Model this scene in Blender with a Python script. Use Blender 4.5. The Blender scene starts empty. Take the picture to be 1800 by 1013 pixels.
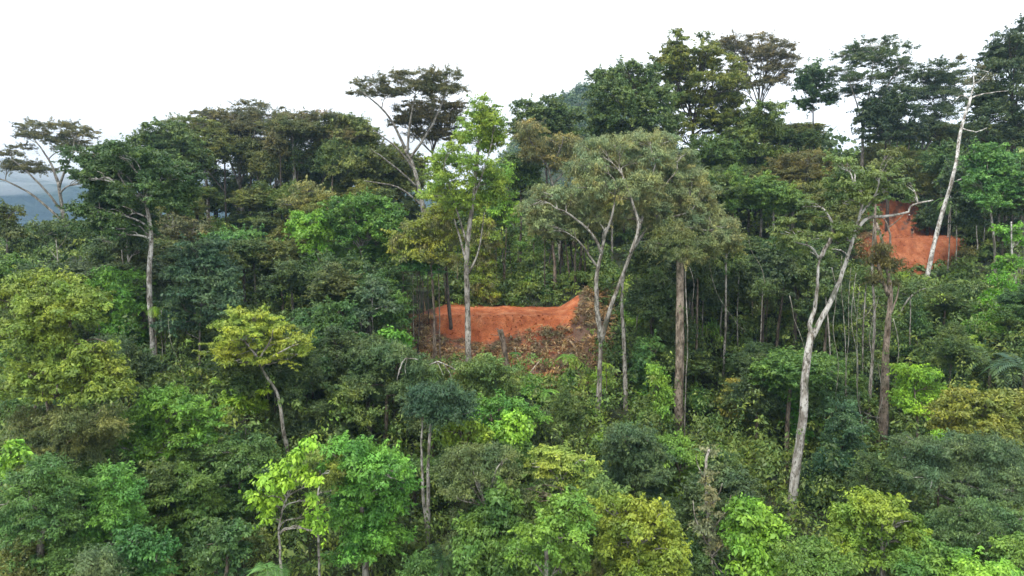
import bpy, math, random
import numpy as np
rng = np.random.default_rng(11); random.seed(11)
sc = bpy.context.scene; COL = sc.collection; R = math.radians
# ------------------------------------------------------------ camera, light
F = 1200.0; PITCH = R(5)
cd = bpy.data.cameras.new('camera'); cam = bpy.data.objects.new('camera', cd); COL.objects.link(cam); sc.camera = cam
cd.sensor_width = 36; cd.lens = 24; cd.clip_start = 0.5; cd.clip_end = 9000
cam.rotation_euler = (R(90) - PITCH, 0, 0)
SUN_EL, SUN_AZ = R(58), R(215)
w = bpy.data.worlds.new('World'); sc.world = w; w.use_nodes = True; nt = w.node_tree
bg = nt.nodes['Background']; bg.inputs[1].default_value = 0.12
sky = nt.nodes.new('ShaderNodeTexSky'); sky.sky_type = 'NISHITA'; sky.sun_disc = False; sky.sun_elevation = SUN_EL; sky.sun_rotation = SUN_AZ
tc = nt.nodes.new('ShaderNodeTexCoord'); mp = nt.nodes.new('ShaderNodeMapping'); mp.inputs['Scale'].default_value = (1, 1, 3.5)
ns = nt.nodes.new('ShaderNodeTexNoise'); ns.inputs['Scale'].default_value = 2.2; ns.inputs['Detail'].default_value = 5
cr = nt.nodes.new('ShaderNodeValToRGB'); cr.color_ramp.elements[0].position = .30; cr.color_ramp.elements[0].color = (.86, .86, .86, 1); cr.color_ramp.elements[1].position = .5
mx = nt.nodes.new('ShaderNodeMix'); mx.data_type = 'RGBA'; mx.inputs['B'].default_value = (7.6, 7.7, 7.75, 1)
L_ = nt.links.new
L_(tc.outputs['Generated'], mp.inputs[0]); L_(mp.outputs[0], ns.inputs['Vector']); L_(ns.outputs[0], cr.inputs[0]); L_(cr.outputs[0], mx.inputs['Factor'])
L_(sky.outputs[0], mx.inputs['A']); L_(mx.outputs['Result'], bg.inputs[0])
sd = bpy.data.lights.new('sun', 'SUN'); sd.energy = 1.5; sd.angle = R(14); sd.color = (1, .96, .9)
so = bpy.data.objects.new('sun', sd); COL.objects.link(so)
# direction towards the sun: azimuth SUN_AZ measured like the sky texture (0 = +Y, clockwise seen from above)
so.rotation_euler = (R(90) - SUN_EL, 0, math.pi - SUN_AZ)
sc.view_settings.view_transform = 'Standard'; sc.view_settings.look = 'None'; sc.view_settings.exposure = 1.0; sc.view_settings.gamma = 1
sc.render.engine = 'CYCLES'
cy = sc.cycles; cy.max_bounces = 5; cy.diffuse_bounces = 2; cy.glossy_bounces = 1; cy.transmission_bounces = 2; cy.volume_bounces = 1; cy.transparent_max_bounces = 4
cy.use_adaptive_sampling = True; cy.adaptive_threshold = 0.02; cy.use_denoising = True; cy.denoising_prefilter = 'ACCURATE'; cy.sample_clamp_indirect = 4
cp, sp = math.cos(PITCH), math.sin(PITCH)
def P(px, py, D):
    u = (px - 900) / F; v = (506.5 - py) / F
    ry = cp + v * sp; rz = -sp + v * cp
    return np.array((u / ry * D, D, rz / ry * D))
def topix(p):
    d = p[1] * cp - p[2] * sp; v = p[1] * sp + p[2] * cp
    return 900 + F * p[0] / d, 506.5 - F * v / d
# ------------------------------------------------------------ helpers
def tag(o, label=None, cat=None, group=None, kind=None):
    if label: o['label'] = label
    if cat: o['category'] = cat
    if group: o['group'] = group
    if kind: o['kind'] = kind
    return o
def empty(name, loc, label=None, cat=None, group=None):
    o = bpy.data.objects.new(name, None); o.location = loc; o.empty_display_size = .3; COL.objects.link(o)
    return tag(o, label, cat, group)
class MB:
    def __init__(s): s.v = []; s.f = []; s.n = 0; s.a = []
    def add(s, v, f, tone=None):
        v = np.asarray(v, np.float32); f = np.asarray(f, np.int32)
        s.v.append(v); s.f.append(f + s.n); s.n += len(v)
        s.a.append(np.full(len(v), .5, np.float32) if tone is None else np.asarray(tone, np.float32))
    def mesh(s, name, smooth=False, origin=(0, 0, 0)):
        me = bpy.data.meshes.new(name)
        v = np.concatenate(s.v) - np.asarray(origin, np.float32); f = np.concatenate(s.f)
        me.vertices.add(len(v)); me.vertices.foreach_set('co', v.ravel())
        me.loops.add(f.size); me.loops.foreach_set('vertex_index', f.ravel())
        me.polygons.add(len(f)); me.polygons.foreach_set('loop_start', np.arange(0, f.size, f.shape[1], dtype=np.int32))
        if smooth: me.polygons.foreach_set('use_smooth', np.ones(len(f), bool))
        me.update(calc_edges=True)
        at = me.attributes.new('tone', 'FLOAT', 'POINT'); at.data.foreach_set('value', np.concatenate(s.a))
        return me
def obj(name, me, mat, parent=None, col=None, loc=(0, 0, 0)):
    o = bpy.data.objects.new(name, me); COL.objects.link(o); o.location = loc
    if me.materials: pass
    else: me.materials.append(mat)
    if parent: o.parent = parent
    if col: o.color = (*col, 1)
    return o
def norm(a): return a / np.maximum(np.linalg.norm(a, axis=-1, keepdims=True), 1e-9)
def smooth_path(pts, rad, sub=4):
    pts = np.asarray(pts, float); n = len(pts)
    if n < 3: t = np.linspace(0, n - 1, (n - 1) * sub + 1)
    else: t = np.linspace(0, n - 1, (n - 1) * sub + 1)
    i = np.minimum(t.astype(int), n - 2); f = (t - i)[:, None]
    p0 = pts[np.maximum(i - 1, 0)]; p1 = pts[i]; p2 = pts[i + 1]; p3 = pts[np.minimum(i + 2, n - 1)]
    q = .5 * (2 * p1 + (p2 - p0) * f + (2 * p0 - 5 * p1 + 4 * p2 - p3) * f ** 2 + (3 * p1 - p0 - 3 * p2 + p3) * f ** 3)
    return q, np.interp(t, np.arange(n), rad)
def tube(mb, pts, rad, k=6, sub=4, wob=0.0, tone=.5):
    q, r = smooth_path(pts, rad, sub)
    if wob: q[1:-1] += rng.normal(0, wob, (len(q) - 2, 3))
    d = norm(np.gradient(q, axis=0)); ref = np.array((1., 0, 0)) if abs(d[len(d)//2, 0]) < .8 else np.array((0, 0, 1.))
    u = norm(np.cross(d, ref)); v = np.cross(d, u)
    an = np.arange(k) / k * 2 * np.pi
    rr = r[:, None] * (1 + rng.normal(0, .05, (len(q), k)))
    V = q[:, None] + (u[:, None] * np.cos(an)[None, :, None] + v[:, None] * np.sin(an)[None, :, None]) * rr[..., None]
    m = len(q); i = np.arange(m - 1)[:, None]; j = np.arange(k)[None]; j2 = (j + 1) % k
    f = np.stack([i * k + j, i * k + j2, (i + 1) * k + j2, (i + 1) * k + j], -1).reshape(-1, 4)
    V = np.concatenate([V.reshape(-1, 3), q[:1], q[-1:]])
    c0 = m * k; jj = np.arange(0, k, 2)
    caps = [(c0, (a + 2) % k, (a + 1) % k, a) for a in jj] + [(c0 + 1, (m - 1) * k + a, (m - 1) * k + (a + 1) % k, (m - 1) * k + (a + 2) % k) for a in jj]
    f = np.concatenate([f, np.array(caps)])
    mb.add(V, f, np.full(len(V), tone))
    return q, r
def leafset(mb, c, rc, n, L, W, flat, droop, tone, spread=1.0, upb=.3):
    """n leaf quads round each clump centre c with radius rc"""
    N = len(c) * n
    if N == 0: return
    C = np.repeat(c, n, 0); RC = np.repeat(rc, n)
    v = norm(rng.normal(0, 1, (N, 3))); v[:, 2] = np.where(v[:, 2] < -.35, -v[:, 2], v[:, 2])
    rr = rng.random(N) ** .45
    p = C + v * (RC * rr)[:, None] * np.array((1, 1, flat))
    nn = norm(np.array((0, 0, upb)) + .75 * v + rng.normal(0, .42 * spread, (N, 3)))
    a = v * np.array((1, 1, .2)) + rng.normal(0, .55, (N, 3)) - np.array((0, 0, droop))
    a = norm(a - nn * np.sum(a * nn, -1, keepdims=True)); s = np.cross(nn, a)
    l = (L * np.clip(rng.lognormal(0, .33, N), .45, 2.1))[:, None]; wd = W / L
    v0 = p - a * l * .3; v1 = p + a * l * .15 + s * l * wd * .5 - nn * l * .06; v2 = p + a * l * .7 - nn * l * .1 * (1 + droop); v3 = p + a * l * .15 - s * l * wd * .5 - nn * l * .06
    V = np.stack([v0, v1, v2, v3], 1).reshape(-1, 3)
    t = np.clip(np.repeat(tone, n) * .6 + rng.random(N) * .4, 0, 1)
    mb.add(V, np.arange(N * 4).reshape(-1, 4), np.repeat(t, 4))
KIND = dict(  # cov, rc factor, clump flatness, leaf size factor, W/L, droop, lobe-shell lower limit, fill
    broad=(.8, .85, .65, .85, .48, .4, -.5, 1.0), fine=(.8, .72, .9, .58, .34, 1.0, -.6, .7), flat=(.62, .72, .5, .55, .42, .3, -.2, .62),
    tier=(.82, .95, .42, .85, .42, .45, -.5, 1.0), airy=(.75, .95, .6, .75, .45, .7, -.6, .62), big=(.75, .75, .9, 1.15, .62, 1.0, -.6, .75),
    soft=(.9, .72, .9, .6, .45, .4, -.5, .95), moss=(.9, .7, 1.3, .75, .22, 2.5, -.7, .5), sparse=(.55, .8, .5, .85, .5, .4, -.3, .7))
def crown_lobes(mb, lobes, D, kind, dens=1.0, lf=1.0, fillin=True):
    """lobes: (centre xyz, a, b, h) ; returns clump centres"""
    cov, rcf, flat, lff, wl, droop, low, fill = KIND[kind]
    rc = rcf * (.34 + .0058 * D); L = lf * lff * (.085 + .0026 * D); W = L * wl
    out = []; vs = dict(flat=1.15, tier=1.25, sparse=1.2, big=1.1).get(kind, 1.22)
    lobes = [(c, a, b, h * vs) for c, a, b, h in lobes]; fillers = []
    if fillin and len(lobes) > 2:
        for i, (c, a, b, h) in enumerate(lobes):
            ds = sorted((np.linalg.norm((c - o[0]) * (1, .4, 1)), j) for j, o in enumerate(lobes) if j != i)[:2]
            for dd, j in ds:
                if dd < 1.15 * (a + lobes[j][1]) and (i < j): fillers.append(((c + lobes[j][0]) / 2 + (0, .25 * a, -.35 * h), (a + lobes[j][1]) * .42, (b + lobes[j][2]) * .42, (h + lobes[j][3]) * .48))
    nmain = len(lobes); lobes = lobes + fillers
    for c, a, b, h in lobes:
        area = math.pi * a * b + 2 * math.pi * math.sqrt(a * b) * h * .75
        n = max(3, int(cov * dens * area / (math.pi * rc * rc * .62)))
        v = norm(rng.normal(0, 1, (n * 3, 3))); v = v[v[:, 2] > low][:n]; n = len(v)
        k = rng.uniform(.45, 1.0, n) ** .5
        bump = 1 + .2 * np.sin(v[:, 0] * 5 + c[0]) * np.cos(v[:, 1] * 4 + c[2]) + .12 * np.sin(v[:, 2] * 9 + c[0] * 3) + rng.normal(0, .12, n)
        cc = c + v * (k * bump)[:, None] * np.array((max(a - rc * .5, .3 * a), max(b - rc * .5, .3 * b), max(h - rc * flat * .6, .3 * h)))
        r = rc * np.clip(rng.lognormal(-.12, .38, n), .35, 1.6)
        nl = max(4, int(fill * math.pi * rc * rc / (.5 * L * W)))
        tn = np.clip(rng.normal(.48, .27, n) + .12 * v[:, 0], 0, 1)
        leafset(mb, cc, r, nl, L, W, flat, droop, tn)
        # leafy sprays that reach out past the clumps and break the outline
        m = int(n * (.9 if kind not in ('big', 'sparse') else .4)); q = rng.integers(0, n, m); dv = norm(v[q] * (1, 1, .7) + rng.normal(0, .5, (m, 3)) + (0, 0, .12)); ln = rc * rng.uniform(.6, 1.25, m)[:, None]
        for t_, rf in ((.75, .34), (1.15, .26), (1.5, .17)):
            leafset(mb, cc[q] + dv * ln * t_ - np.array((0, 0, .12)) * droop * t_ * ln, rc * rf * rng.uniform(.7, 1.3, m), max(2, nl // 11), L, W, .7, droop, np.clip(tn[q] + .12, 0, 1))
        out.append(cc)
    return out[:nmain]
# ------------------------------------------------------------ materials
def newmat(name):
    m = bpy.data.materials.new(name); m.use_nodes = True; t = m.node_tree; return m, t, t.nodes['Principled BSDF']
GAIN = 1.42   # leaf albedo of the whole wood
TINT = (1.1, 1.0, .8)   # leaf hue of the whole wood
def leafmat(name, trans=.2):
    m, t, b = newmat(name); N = t.nodes.new; L = t.links.new
    oi = N('ShaderNodeObjectInfo'); at = N('ShaderNodeAttribute'); at.attribute_name = 'tone'
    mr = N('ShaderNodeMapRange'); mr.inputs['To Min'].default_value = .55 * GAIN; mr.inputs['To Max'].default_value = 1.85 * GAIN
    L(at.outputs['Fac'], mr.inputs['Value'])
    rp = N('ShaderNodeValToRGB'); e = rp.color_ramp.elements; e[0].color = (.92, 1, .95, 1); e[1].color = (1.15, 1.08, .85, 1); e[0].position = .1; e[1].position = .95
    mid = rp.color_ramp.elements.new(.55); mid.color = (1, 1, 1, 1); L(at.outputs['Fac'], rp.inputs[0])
    vm = N('ShaderNodeVectorMath'); vm.operation = 'MULTIPLY'; L(oi.outputs['Color'], vm.inputs[0]); L(rp.outputs[0], vm.inputs[1])
    ge = N('ShaderNodeNewGeometry'); pn = N('ShaderNodeTexNoise'); pn.inputs['Scale'].default_value = .55; pn.inputs['Detail'].default_value = 5; L(ge.outputs['Position'], pn.inputs['Vector'])
    pr = N('ShaderNodeValToRGB'); pe = pr.color_ramp.elements; pe[0].position = .36; pe[0].color = (.72, .86, .95, 1); pe[1].position = .66; pe[1].color = (1.22, 1.06, .88, 1); L(pn.outputs[0], pr.inputs[0])
    vq = N('ShaderNodeVectorMath'); vq.operation = 'MULTIPLY'; vq.label = 'patch'; L(vm.outputs[0], vq.inputs[0]); L(pr.outputs[0], vq.inputs[1])
    v2 = N('ShaderNodeVectorMath'); v2.operation = 'MULTIPLY_ADD'; v2.inputs[1].default_value = TINT; v2.inputs[2].default_value = (.004, .004, .004); L(vq.outputs[0], v2.inputs[0])
    vs = N('ShaderNodeVectorMath'); vs.operation = 'SCALE'; L(v2.outputs[0], vs.inputs[0]); L(mr.outputs[0], vs.inputs['Scale'])
    L(vs.outputs[0], b.inputs['Base Color']); b.inputs['Roughness'].default_value = .45; b.inputs['Specular IOR Level'].default_value = .35
    tr = N('ShaderNodeBsdfTranslucent'); L(vs.outputs[0], tr.inputs[0]); ms = N('ShaderNodeMixShader'); ms.inputs[0].default_value = trans
    L(b.outputs[0], ms.inputs[1]); L(tr.outputs[0], ms.inputs[2]); L(ms.outputs[0], t.nodes['Material Output'].inputs[0]); return m
def barkmat(name, moss=.5):
    m, t, b = newmat(name); N = t.nodes.new; L = t.links.new
    oi = N('ShaderNodeObjectInfo'); tc = N('ShaderNodeTexCoord'); mp = N('ShaderNodeMapping'); mp.inputs['Scale'].default_value = (1, 1, .45); L(tc.outputs['Object'], mp.inputs[0])
    def noise(s, d, ramp):
        n = N('ShaderNodeTexNoise'); n.inputs['Scale'].default_value = s; n.inputs['Detail'].default_value = d; L(mp.outputs[0], n.inputs['Vector'])
        r = N('ShaderNodeValToRGB'); r.color_ramp.elements[0].position = ramp[0]; r.color_ramp.elements[1].position = ramp[1]
        r.color_ramp.elements[0].color = ramp[2]; r.color_ramp.elements[1].color = ramp[3]; L(n.outputs[0], r.inputs[0]); return r, n
    a, n1 = noise(2.6, 8, (.40, .58, (.42, .38, .33, 1), (1.18, 1.18, 1.16, 1)))
    c, n2 = noise(1.1, 5, (.5 + .12 * (1 - moss), .66, (0, 0, 0, 1), (1, 1, 1, 1)))
    vm0 = N('ShaderNodeVectorMath'); vm0.operation = 'MULTIPLY'; L(oi.outputs['Color'], vm0.inputs[0]); L(a.outputs[0], vm0.inputs[1])
    sp_, n3 = noise(9, 4, (.38, .46, (.3, .29, .26, 1), (1, 1, 1, 1))); vm = N('ShaderNodeVectorMath'); vm.operation = 'MULTIPLY'; L(vm0.outputs[0], vm.inputs[0]); L(sp_.outputs[0], vm.inputs[1])
    mx = N('ShaderNodeMix'); mx.data_type = 'RGBA'; mx.inputs['B'].default_value = (.055, .06, .03, 1); sc_ = N('ShaderNodeMath'); sc_.operation = 'MULTIPLY'; sc_.inputs[1].default_value = .75
    L(c.outputs[0], sc_.inputs[0]); L(sc_.outputs[0], mx.inputs['Factor']); L(vm.outputs[0], mx.inputs['A']); L(mx.outputs['Result'], b.inputs['Base Color'])
    b.inputs['Roughness'].default_value = .9; bp = N('ShaderNodeBump'); bp.inputs['Distance'].default_value = .06; bp.inputs['Strength'].default_value = .8; L(n1.outputs[0], bp.inputs['Height']); L(bp.outputs[0], b.inputs['Normal'])
    return m
def plain(name, col, rough=.8):
    m, t, b = newmat(name); b.inputs['Base Color'].default_value = (*col, 1); b.inputs['Roughness'].default_value = rough; return m
def rampmat(name, stops, scale, detail=8, bump=0., bscale=None, rough=.95):
    m, t, b = newmat(name); N = t.nodes.new; L = t.links.new
    tc = N('ShaderNodeNewGeometry'); n = N('ShaderNodeTexNoise'); n.inputs['Scale'].default_value = scale; n.inputs['Detail'].default_value = detail; n.inputs['Roughness'].default_value = .65
    L(tc.outputs['Position'], n.inputs['Vector']); r = N('ShaderNodeValToRGB'); e = r.color_ramp.elements
    e[0].position, e[0].color = stops[0][0], (*stops[0][1], 1); e[1].position, e[1].color = stops[-1][0], (*stops[-1][1], 1)
    for s in stops[1:-1]: q = e.new(s[0]); q.color = (*s[1], 1)
    L(n.outputs[0], r.inputs[0]); L(r.outputs[0], b.inputs['Base Color']); b.inputs['Roughness'].default_value = rough
    if bump:
        n2 = N('ShaderNodeTexNoise'); n2.inputs['Scale'].default_value = bscale or scale * 3; n2.inputs['Detail'].default_value = 8; L(tc.outputs['Position'], n2.inputs['Vector'])
        bp = N('ShaderNodeBump'); bp.inputs['Distance'].default_value = bump; bp.inputs['Strength'].default_value = 1; L(n2.outputs[0], bp.inputs['Height']); L(bp.outputs[0], b.inputs['Normal'])
    return m
M_LEAF = leafmat('leaf'); M_BARK = barkmat('bark', .35); M_BARKM = barkmat('mossy_bark', 1.0)
M_TWIG = M_BARK
M_FOREST = rampmat('forest_floor', [(.3, (.012, .018, .008)), (.5, (.035, .05, .018)), (.7, (.06, .05, .025))], .8, 8, .15)
# ------------------------------------------------------------ terrain
CP = [(-300,25,-26),(900,25,-30),(2100,25,-30),(0,40,-21),(450,40,-19.5),(900,40,-22.5),(1385,45,-20.4),(1800,40,-21),(270,60,-14.5),(500,48,-17),(750,48,-20),
 (1100,60,-17.5),(1195,60,-19),(1550,58,-19),(1750,62,-13.5),(100,85,-7),(430,85,-7),(650,80,-9.5),(900,66,-16.4),(800,72,-12.8),(900,72,-12.7),(1000,72,-12.5),(740,78,-10.3),(900,80,-9.4),(1040,80,-8.),
 (1250,80,-9),(1400,80,-8),(1600,95,-9),(1520,104,-6.5),(1600,104,-6.3),(1600,112,-1.2),(1600,120,3),(1750,95,-5),(1750,110,2.5),(100,112,-2),(0,112,-3),(430,115,-1),(620,115,-1.5),
 (900,100,-6),(900,130,-2.5),(1100,110,3),(1250,120,8),(1450,120,9),(1550,135,14),(1800,130,15),(2300,120,14),(-400,110,-5),(2300,60,-10),(-400,60,-14),
 (900,150,-2),(-100,150,-12),(400,150,-9),(1250,150,8),(1600,150,12),(2000,150,16)]
cx_ = np.array([((p[0] - 900) / F * p[1], p[1]) for p in CP]); cz_ = np.array([p[2] for p in CP], float)
def tps(r): return np.where(r > 0, r * r * np.log(np.maximum(r, 1e-6)), 0)
_n = len(CP); _K = tps(np.linalg.norm(cx_[:, None] - cx_[None], axis=-1)) + np.eye(_n) * 2; _Pm = np.c_[np.ones(_n), cx_]
_A = np.block([[_K, _Pm], [_Pm.T, np.zeros((3, 3))]]); _w = np.linalg.solve(_A, np.r_[cz_, 0, 0, 0])
def sst(e0, e1, x): t = np.clip((x - e0) / (e1 - e0), 0, 1); return t * t * (3 - 2 * t)
def wavy(x, y, s, seed=0):
    return (np.sin(x * s + seed) * np.cos(y * s * 1.13 + seed * 2) + .5 * np.sin(x * s * 2.3 + y * s * 1.7 + seed) + .25 * np.cos(x * s * 4.1 - y * s * 3.7)) / 1.75
def H0(x, y):
    x = np.asarray(x, float); y = np.asarray(y, float); sh = x.shape; x = x.ravel(); y = y.ravel()
    xc = np.clip(x, -95, 135); yc = np.clip(y, 22, 150)
    out = np.zeros(len(x))
    for i in range(0, len(x), 20000):
        q = np.c_[xc[i:i+20000], yc[i:i+20000]]
        out[i:i+20000] = tps(np.linalg.norm(q[:, None] - cx_[None], axis=-1)) @ _w[:_n] + _w[_n] + q @ _w[_n + 1:]
    far = -70 + 151 * np.exp(-((x - 44) / 90) ** 2 - ((y - 470) / 150) ** 2) + 66 * sst(-60, 140, x) * np.exp(-((y - 200) / 200) ** 2) + wavy(x, y, .03) * 6
    t = sst(148, 300, y); out = out * (1 - t) + far * t
    out = np.where(y < 22, out - 0 * y, out) + wavy(x, y, .25, 1) * .25 * (1 - t)
    return out.reshape(sh)
# pits under the two bared terraces, so that their own sheets lie on top
def pitmask(x, y):
    a = sst(0, 3, 11.8 - np.abs(x + 1.4)) * sst(0, 2, y - 66.5) * sst(0, 1.5, 83 - y)
    b = sst(0, 3, 9.2 - np.abs(x - 63)) * sst(0, 2, y - 99.5) * sst(0, 2, 123 - y)
    return np.maximum(a, b)
def H(x, y):
    return H0(x, y) - 1.6 * pitmask(np.asarray(x, float), np.asarray(y, float))
def gridmesh(name, X, Y, Z):
    n, m = X.shape; mb = MB(); i = np.arange(n - 1)[:, None]; j = np.arange(m - 1)[None]
    f = np.stack([i * m + j, i * m + j + 1, (i + 1) * m + j + 1, (i + 1) * m + j], -1).reshape(-1, 4)
    mb.add(np.stack([X, Y, Z], -1).reshape(-1, 3), f); return mb.mesh(name, True)
ys = np.concatenate([np.arange(-30, 24, 6.), np.arange(24, 170, 1.5), 170 * 1.06 ** np.arange(60)])
xs = np.concatenate([-150 * 1.08 ** np.arange(40, 0, -1), np.arange(-150, 180, 2.), 180 * 1.08 ** np.arange(40)])
X, Y = np.meshgrid(xs, ys); obj('ground', gridmesh('ground', X, Y, H(X, Y)), M_FOREST)['kind'] = 'structure'
HAZE = 0.00022
# ------------------------------------------------------------ bared earth terraces
def soil_mat(name, c1, c2, c3, cd_, lo, hi):
    m = rampmat(name, [(.32, c1), (.5, c2), (.68, c3)], .55, 12, .05, 2.6)
    t = m.node_tree; N = t.nodes.new; L = t.links.new; b = t.nodes['Principled BSDF']
    src = b.inputs['Base Color'].links[0].from_socket
    at = N('ShaderNodeAttribute'); at.attribute_name = 'tone'
    g = N('ShaderNodeNewGeometry'); n = N('ShaderNodeTexNoise'); n.inputs['Scale'].default_value = .9; n.inputs['Detail'].default_value = 9; n.inputs['Roughness'].default_value = .7; L(g.outputs['Position'], n.inputs['Vector'])
    ad = N('ShaderNodeMath'); ad.operation = 'ADD'; L(at.outputs['Fac'], ad.inputs[0]); L(n.outputs[0], ad.inputs[1])
    r = N('ShaderNodeMapRange'); r.inputs['From Min'].default_value = 1.0; r.inputs['From Max'].default_value = 1.2; L(ad.outputs[0], r.inputs['Value'])
    mx = N('ShaderNodeMix'); mx.data_type = 'RGBA'; mx.inputs['B'].default_value = (*cd_, 1); L(r.outputs[0], mx.inputs['Factor']); L(src, mx.inputs['A'])
    # small pale and dark clods
    n2 = N('ShaderNodeTexNoise'); n2.inputs['Scale'].default_value = 7; n2.inputs['Detail'].default_value = 6; L(g.outputs['Position'], n2.inputs['Vector'])
    r2 = N('ShaderNodeMapRange'); r2.inputs['From Min'].default_value = .3; r2.inputs['From Max'].default_value = .7; r2.inputs['To Min'].default_value = .68; r2.inputs['To Max'].default_value = 1.25; L(n2.outputs[0], r2.inputs['Value'])
    vs = N('ShaderNodeVectorMath'); vs.operation = 'SCALE'; L(mx.outputs['Result'], vs.inputs[0]); L(r2.outputs[0], vs.inputs['Scale'])
    mp = N('ShaderNodeMapping'); mp.inputs['Scale'].default_value = (.9, .35, .5); L(g.outputs['Position'], mp.inputs[0]); n4 = N('ShaderNodeTexNoise'); n4.inputs['Scale'].default_value = 1.6; n4.inputs['Detail'].default_value = 7; L(mp.outputs[0], n4.inputs['Vector'])
    r4 = N('ShaderNodeValToRGB'); r4.color_ramp.elements[0].position = .36; r4.color_ramp.elements[0].color = (.84, .78, .76, 1); r4.color_ramp.elements[1].position = .62; r4.color_ramp.elements[1].color = (1.08, 1.12, 1.15, 1); L(n4.outputs[0], r4.inputs[0])
    v5 = N('ShaderNodeVectorMath'); v5.operation = 'MULTIPLY'; L(vs.outputs[0], v5.inputs[0]); L(r4.outputs[0], v5.inputs[1]); L(v5.outputs[0], b.inputs['Base Color']); return m
def f1(x, y):
    px = 900 + F * x / y; lip = 75.1 + .45 * wavy(x, x * .3, .5, 2) - .7 * sst(1000, 1060, px) + .9 * (1 - sst(700, 790, px)); top = -9.72 + .05 * (y - 75) - .9 * (1 - sst(720, 790, px))
    s = lip - y; z = top - .98 * np.clip(s, 0, 3.0) - .62 * np.clip(s - 3.0, 0, 99) + .25 * np.clip(s, 0, .5)
    return z + 1.9 * sst(975, 1030, px - (y - 80) * 3) * sst(75.5, 80.5, y) * (1 - .3 * sst(1030, 1080, px)) + .22 * np.exp(-((px - 790) / 20) ** 2) * sst(74, 76, y)
def f2(x, y):
    px = 900 + F * x / y; lip = 107.6 + .5 * wavy(x, x * .3, .5, 5); s = lip - y
    z = -1.55 - .95 * np.clip(s, 0, 99) + .09 * np.clip(-s, 0, 4.4) + .62 * np.clip(-s - 4.6, 0, 99) - 1.2 * sst(1640, 1690, px) * sst(0, 3, s)
    return z - .22 * np.clip(s, 0, 1) * np.abs(np.sin(px * .09 + np.sin(px * .03) * 2)) ** 6 + .3 * sst(111, 114, y) * (np.sin(px * .2 + y * .9) + .6 * np.sin(px * .47 + y * 1.3))
def terrace(name, f, x0, x1, y0, y1, mat, step, edge, tonef, rough=.09):
    X, Y = np.meshgrid(np.arange(x0, x1, step), np.arange(y0, y1, step)); Z = f(X, Y)
    Z += rough * (wavy(X, Y, .9, 3) + .5 * wavy(X, Y, 3.1, 5) + .25 * wavy(X, Y, 8, 2)) + rng.normal(0, rough * .1, X.shape)
    d = np.minimum(np.minimum(X - x0, x1 - X), np.minimum(Y - y0, y1 - Y)); Z -= 3.2 * (1 - sst(0, edge, d + .5 * wavy(X, Y, 1.1, 7)))
    me = gridmesh(name, X, Y, Z); me.attributes['tone'].data.foreach_set('value', tonef(X, Y, Z).ravel().astype(np.float32))
    o = obj(name, me, mat); o['kind'] = 'structure'; return o
def tone1(X, Y, Z):
    px, py = topix((X, Y, Z)); lo = np.interp(px, [700, 770, 850, 900, 960, 1000, 1030], [566, 576, 590, 578, 566, 560, 534])
    t = .5 * sst(-12, 22, py - lo) + .7 * sst(1006, 1024, px) + .5 * (1 - sst(760, 784, px)) + .16
    # undisturbed slope below and beside the cut carries dead litter instead of bare clay
    return t
M_S1 = soil_mat('orange_clay', (.28, .066, .02), (.46, .13, .042), (.55, .22, .10), (.15, .09, .06), 0, 0)
terrace('earth_terrace', f1, -14, 11.2, 66, 84.6, M_S1, .14, 1.6, tone1)
def tone2(X, Y, Z):
    px, py = topix((X, Y, Z)); lo = np.interp(px, [1500, 1560, 1620, 1680], [480, 474, 470, 462])
    return .5 * sst(-10, 20, py - lo) + .12 + .22 * (1 - sst(404, 412, py)) + .3 * sst(0, 1, (410 - py) / 8) * (.5 + .5 * np.sin(px * .22 + py * .12))
M_S2 = soil_mat('red_clay', (.28, .078, .028), (.385, .12, .046), (.46, .18, .085), (.13, .075, .055), 0, 0)
terrace('hill_terrace', f2, 54.5, 72.8, 99, 124, M_S2, .16, 2.0, tone2, .11)
def clods(f, n, D0, D1, p0, p1, y1, mat, name, label):
    mb = MB(); D = rng.uniform(D0, D1, n); px = rng.uniform(p0, p1, n); x = (px - 900) / F * D; z = f(x[None], D[None])[0]; py = topix((x, D, z))[1]; k = py < y1
    cube = np.array([(i, j, l) for i in (-1, 1) for j in (-1, 1) for l in (-1, 1)], float); fc = np.array([(0, 1, 3, 2), (4, 6, 7, 5), (0, 4, 5, 1), (2, 3, 7, 6), (0, 2, 6, 4), (1, 5, 7, 3)])
    for p in np.stack([x, D, z + .06], 1)[k]:
        s = min(rng.lognormal(-3.2, .45), .085); mb.add(p + cube * s * rng.uniform(.6, 1.05, (8, 3)), fc, np.full(8, .05))
    o = obj(name, mb.mesh(name), mat); tag(o, label, 'earth clods', kind='stuff')
clods(f1, 900, 68, 75.6, 745, 1020, 615, M_S1, 'clods', 'loose clods rolled down the face of the orange clearing')
clods(f2, 700, 102, 119, 1530, 1680, 490, M_S2, 'clods', 'loose clods on the red hillside clearing')
# ------------------------------------------------------------ far land
def ground_at(x, y): return float(H(np.array([x]), np.array([y]))[0])
# far wooded mountain beyond the valley on the left
xs = np.linspace(-1900, 1500, 240); ys = np.linspace(900, 2100, 90); X, Y = np.meshgrid(xs, ys)
Z = -90 + 300 * np.exp(-((Y - 1650) / 330) ** 2) * (.75 + .18 * wavy(X, Y, .004, 2) + .05 * wavy(X, Y, .02, 1)) * sst(600, -500, X) + 9 * wavy(X, Y, .05, 4) + rng.normal(0, 3.5, X.shape)
M_MT = rampmat('mountain_forest', [(.35, (.018, .035, .02)), (.65, (.045, .075, .03))], .02, 10, 8, .06)
obj('mountain', gridmesh('mountain', X, Y, Z), M_MT)['kind'] = 'structure'
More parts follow.
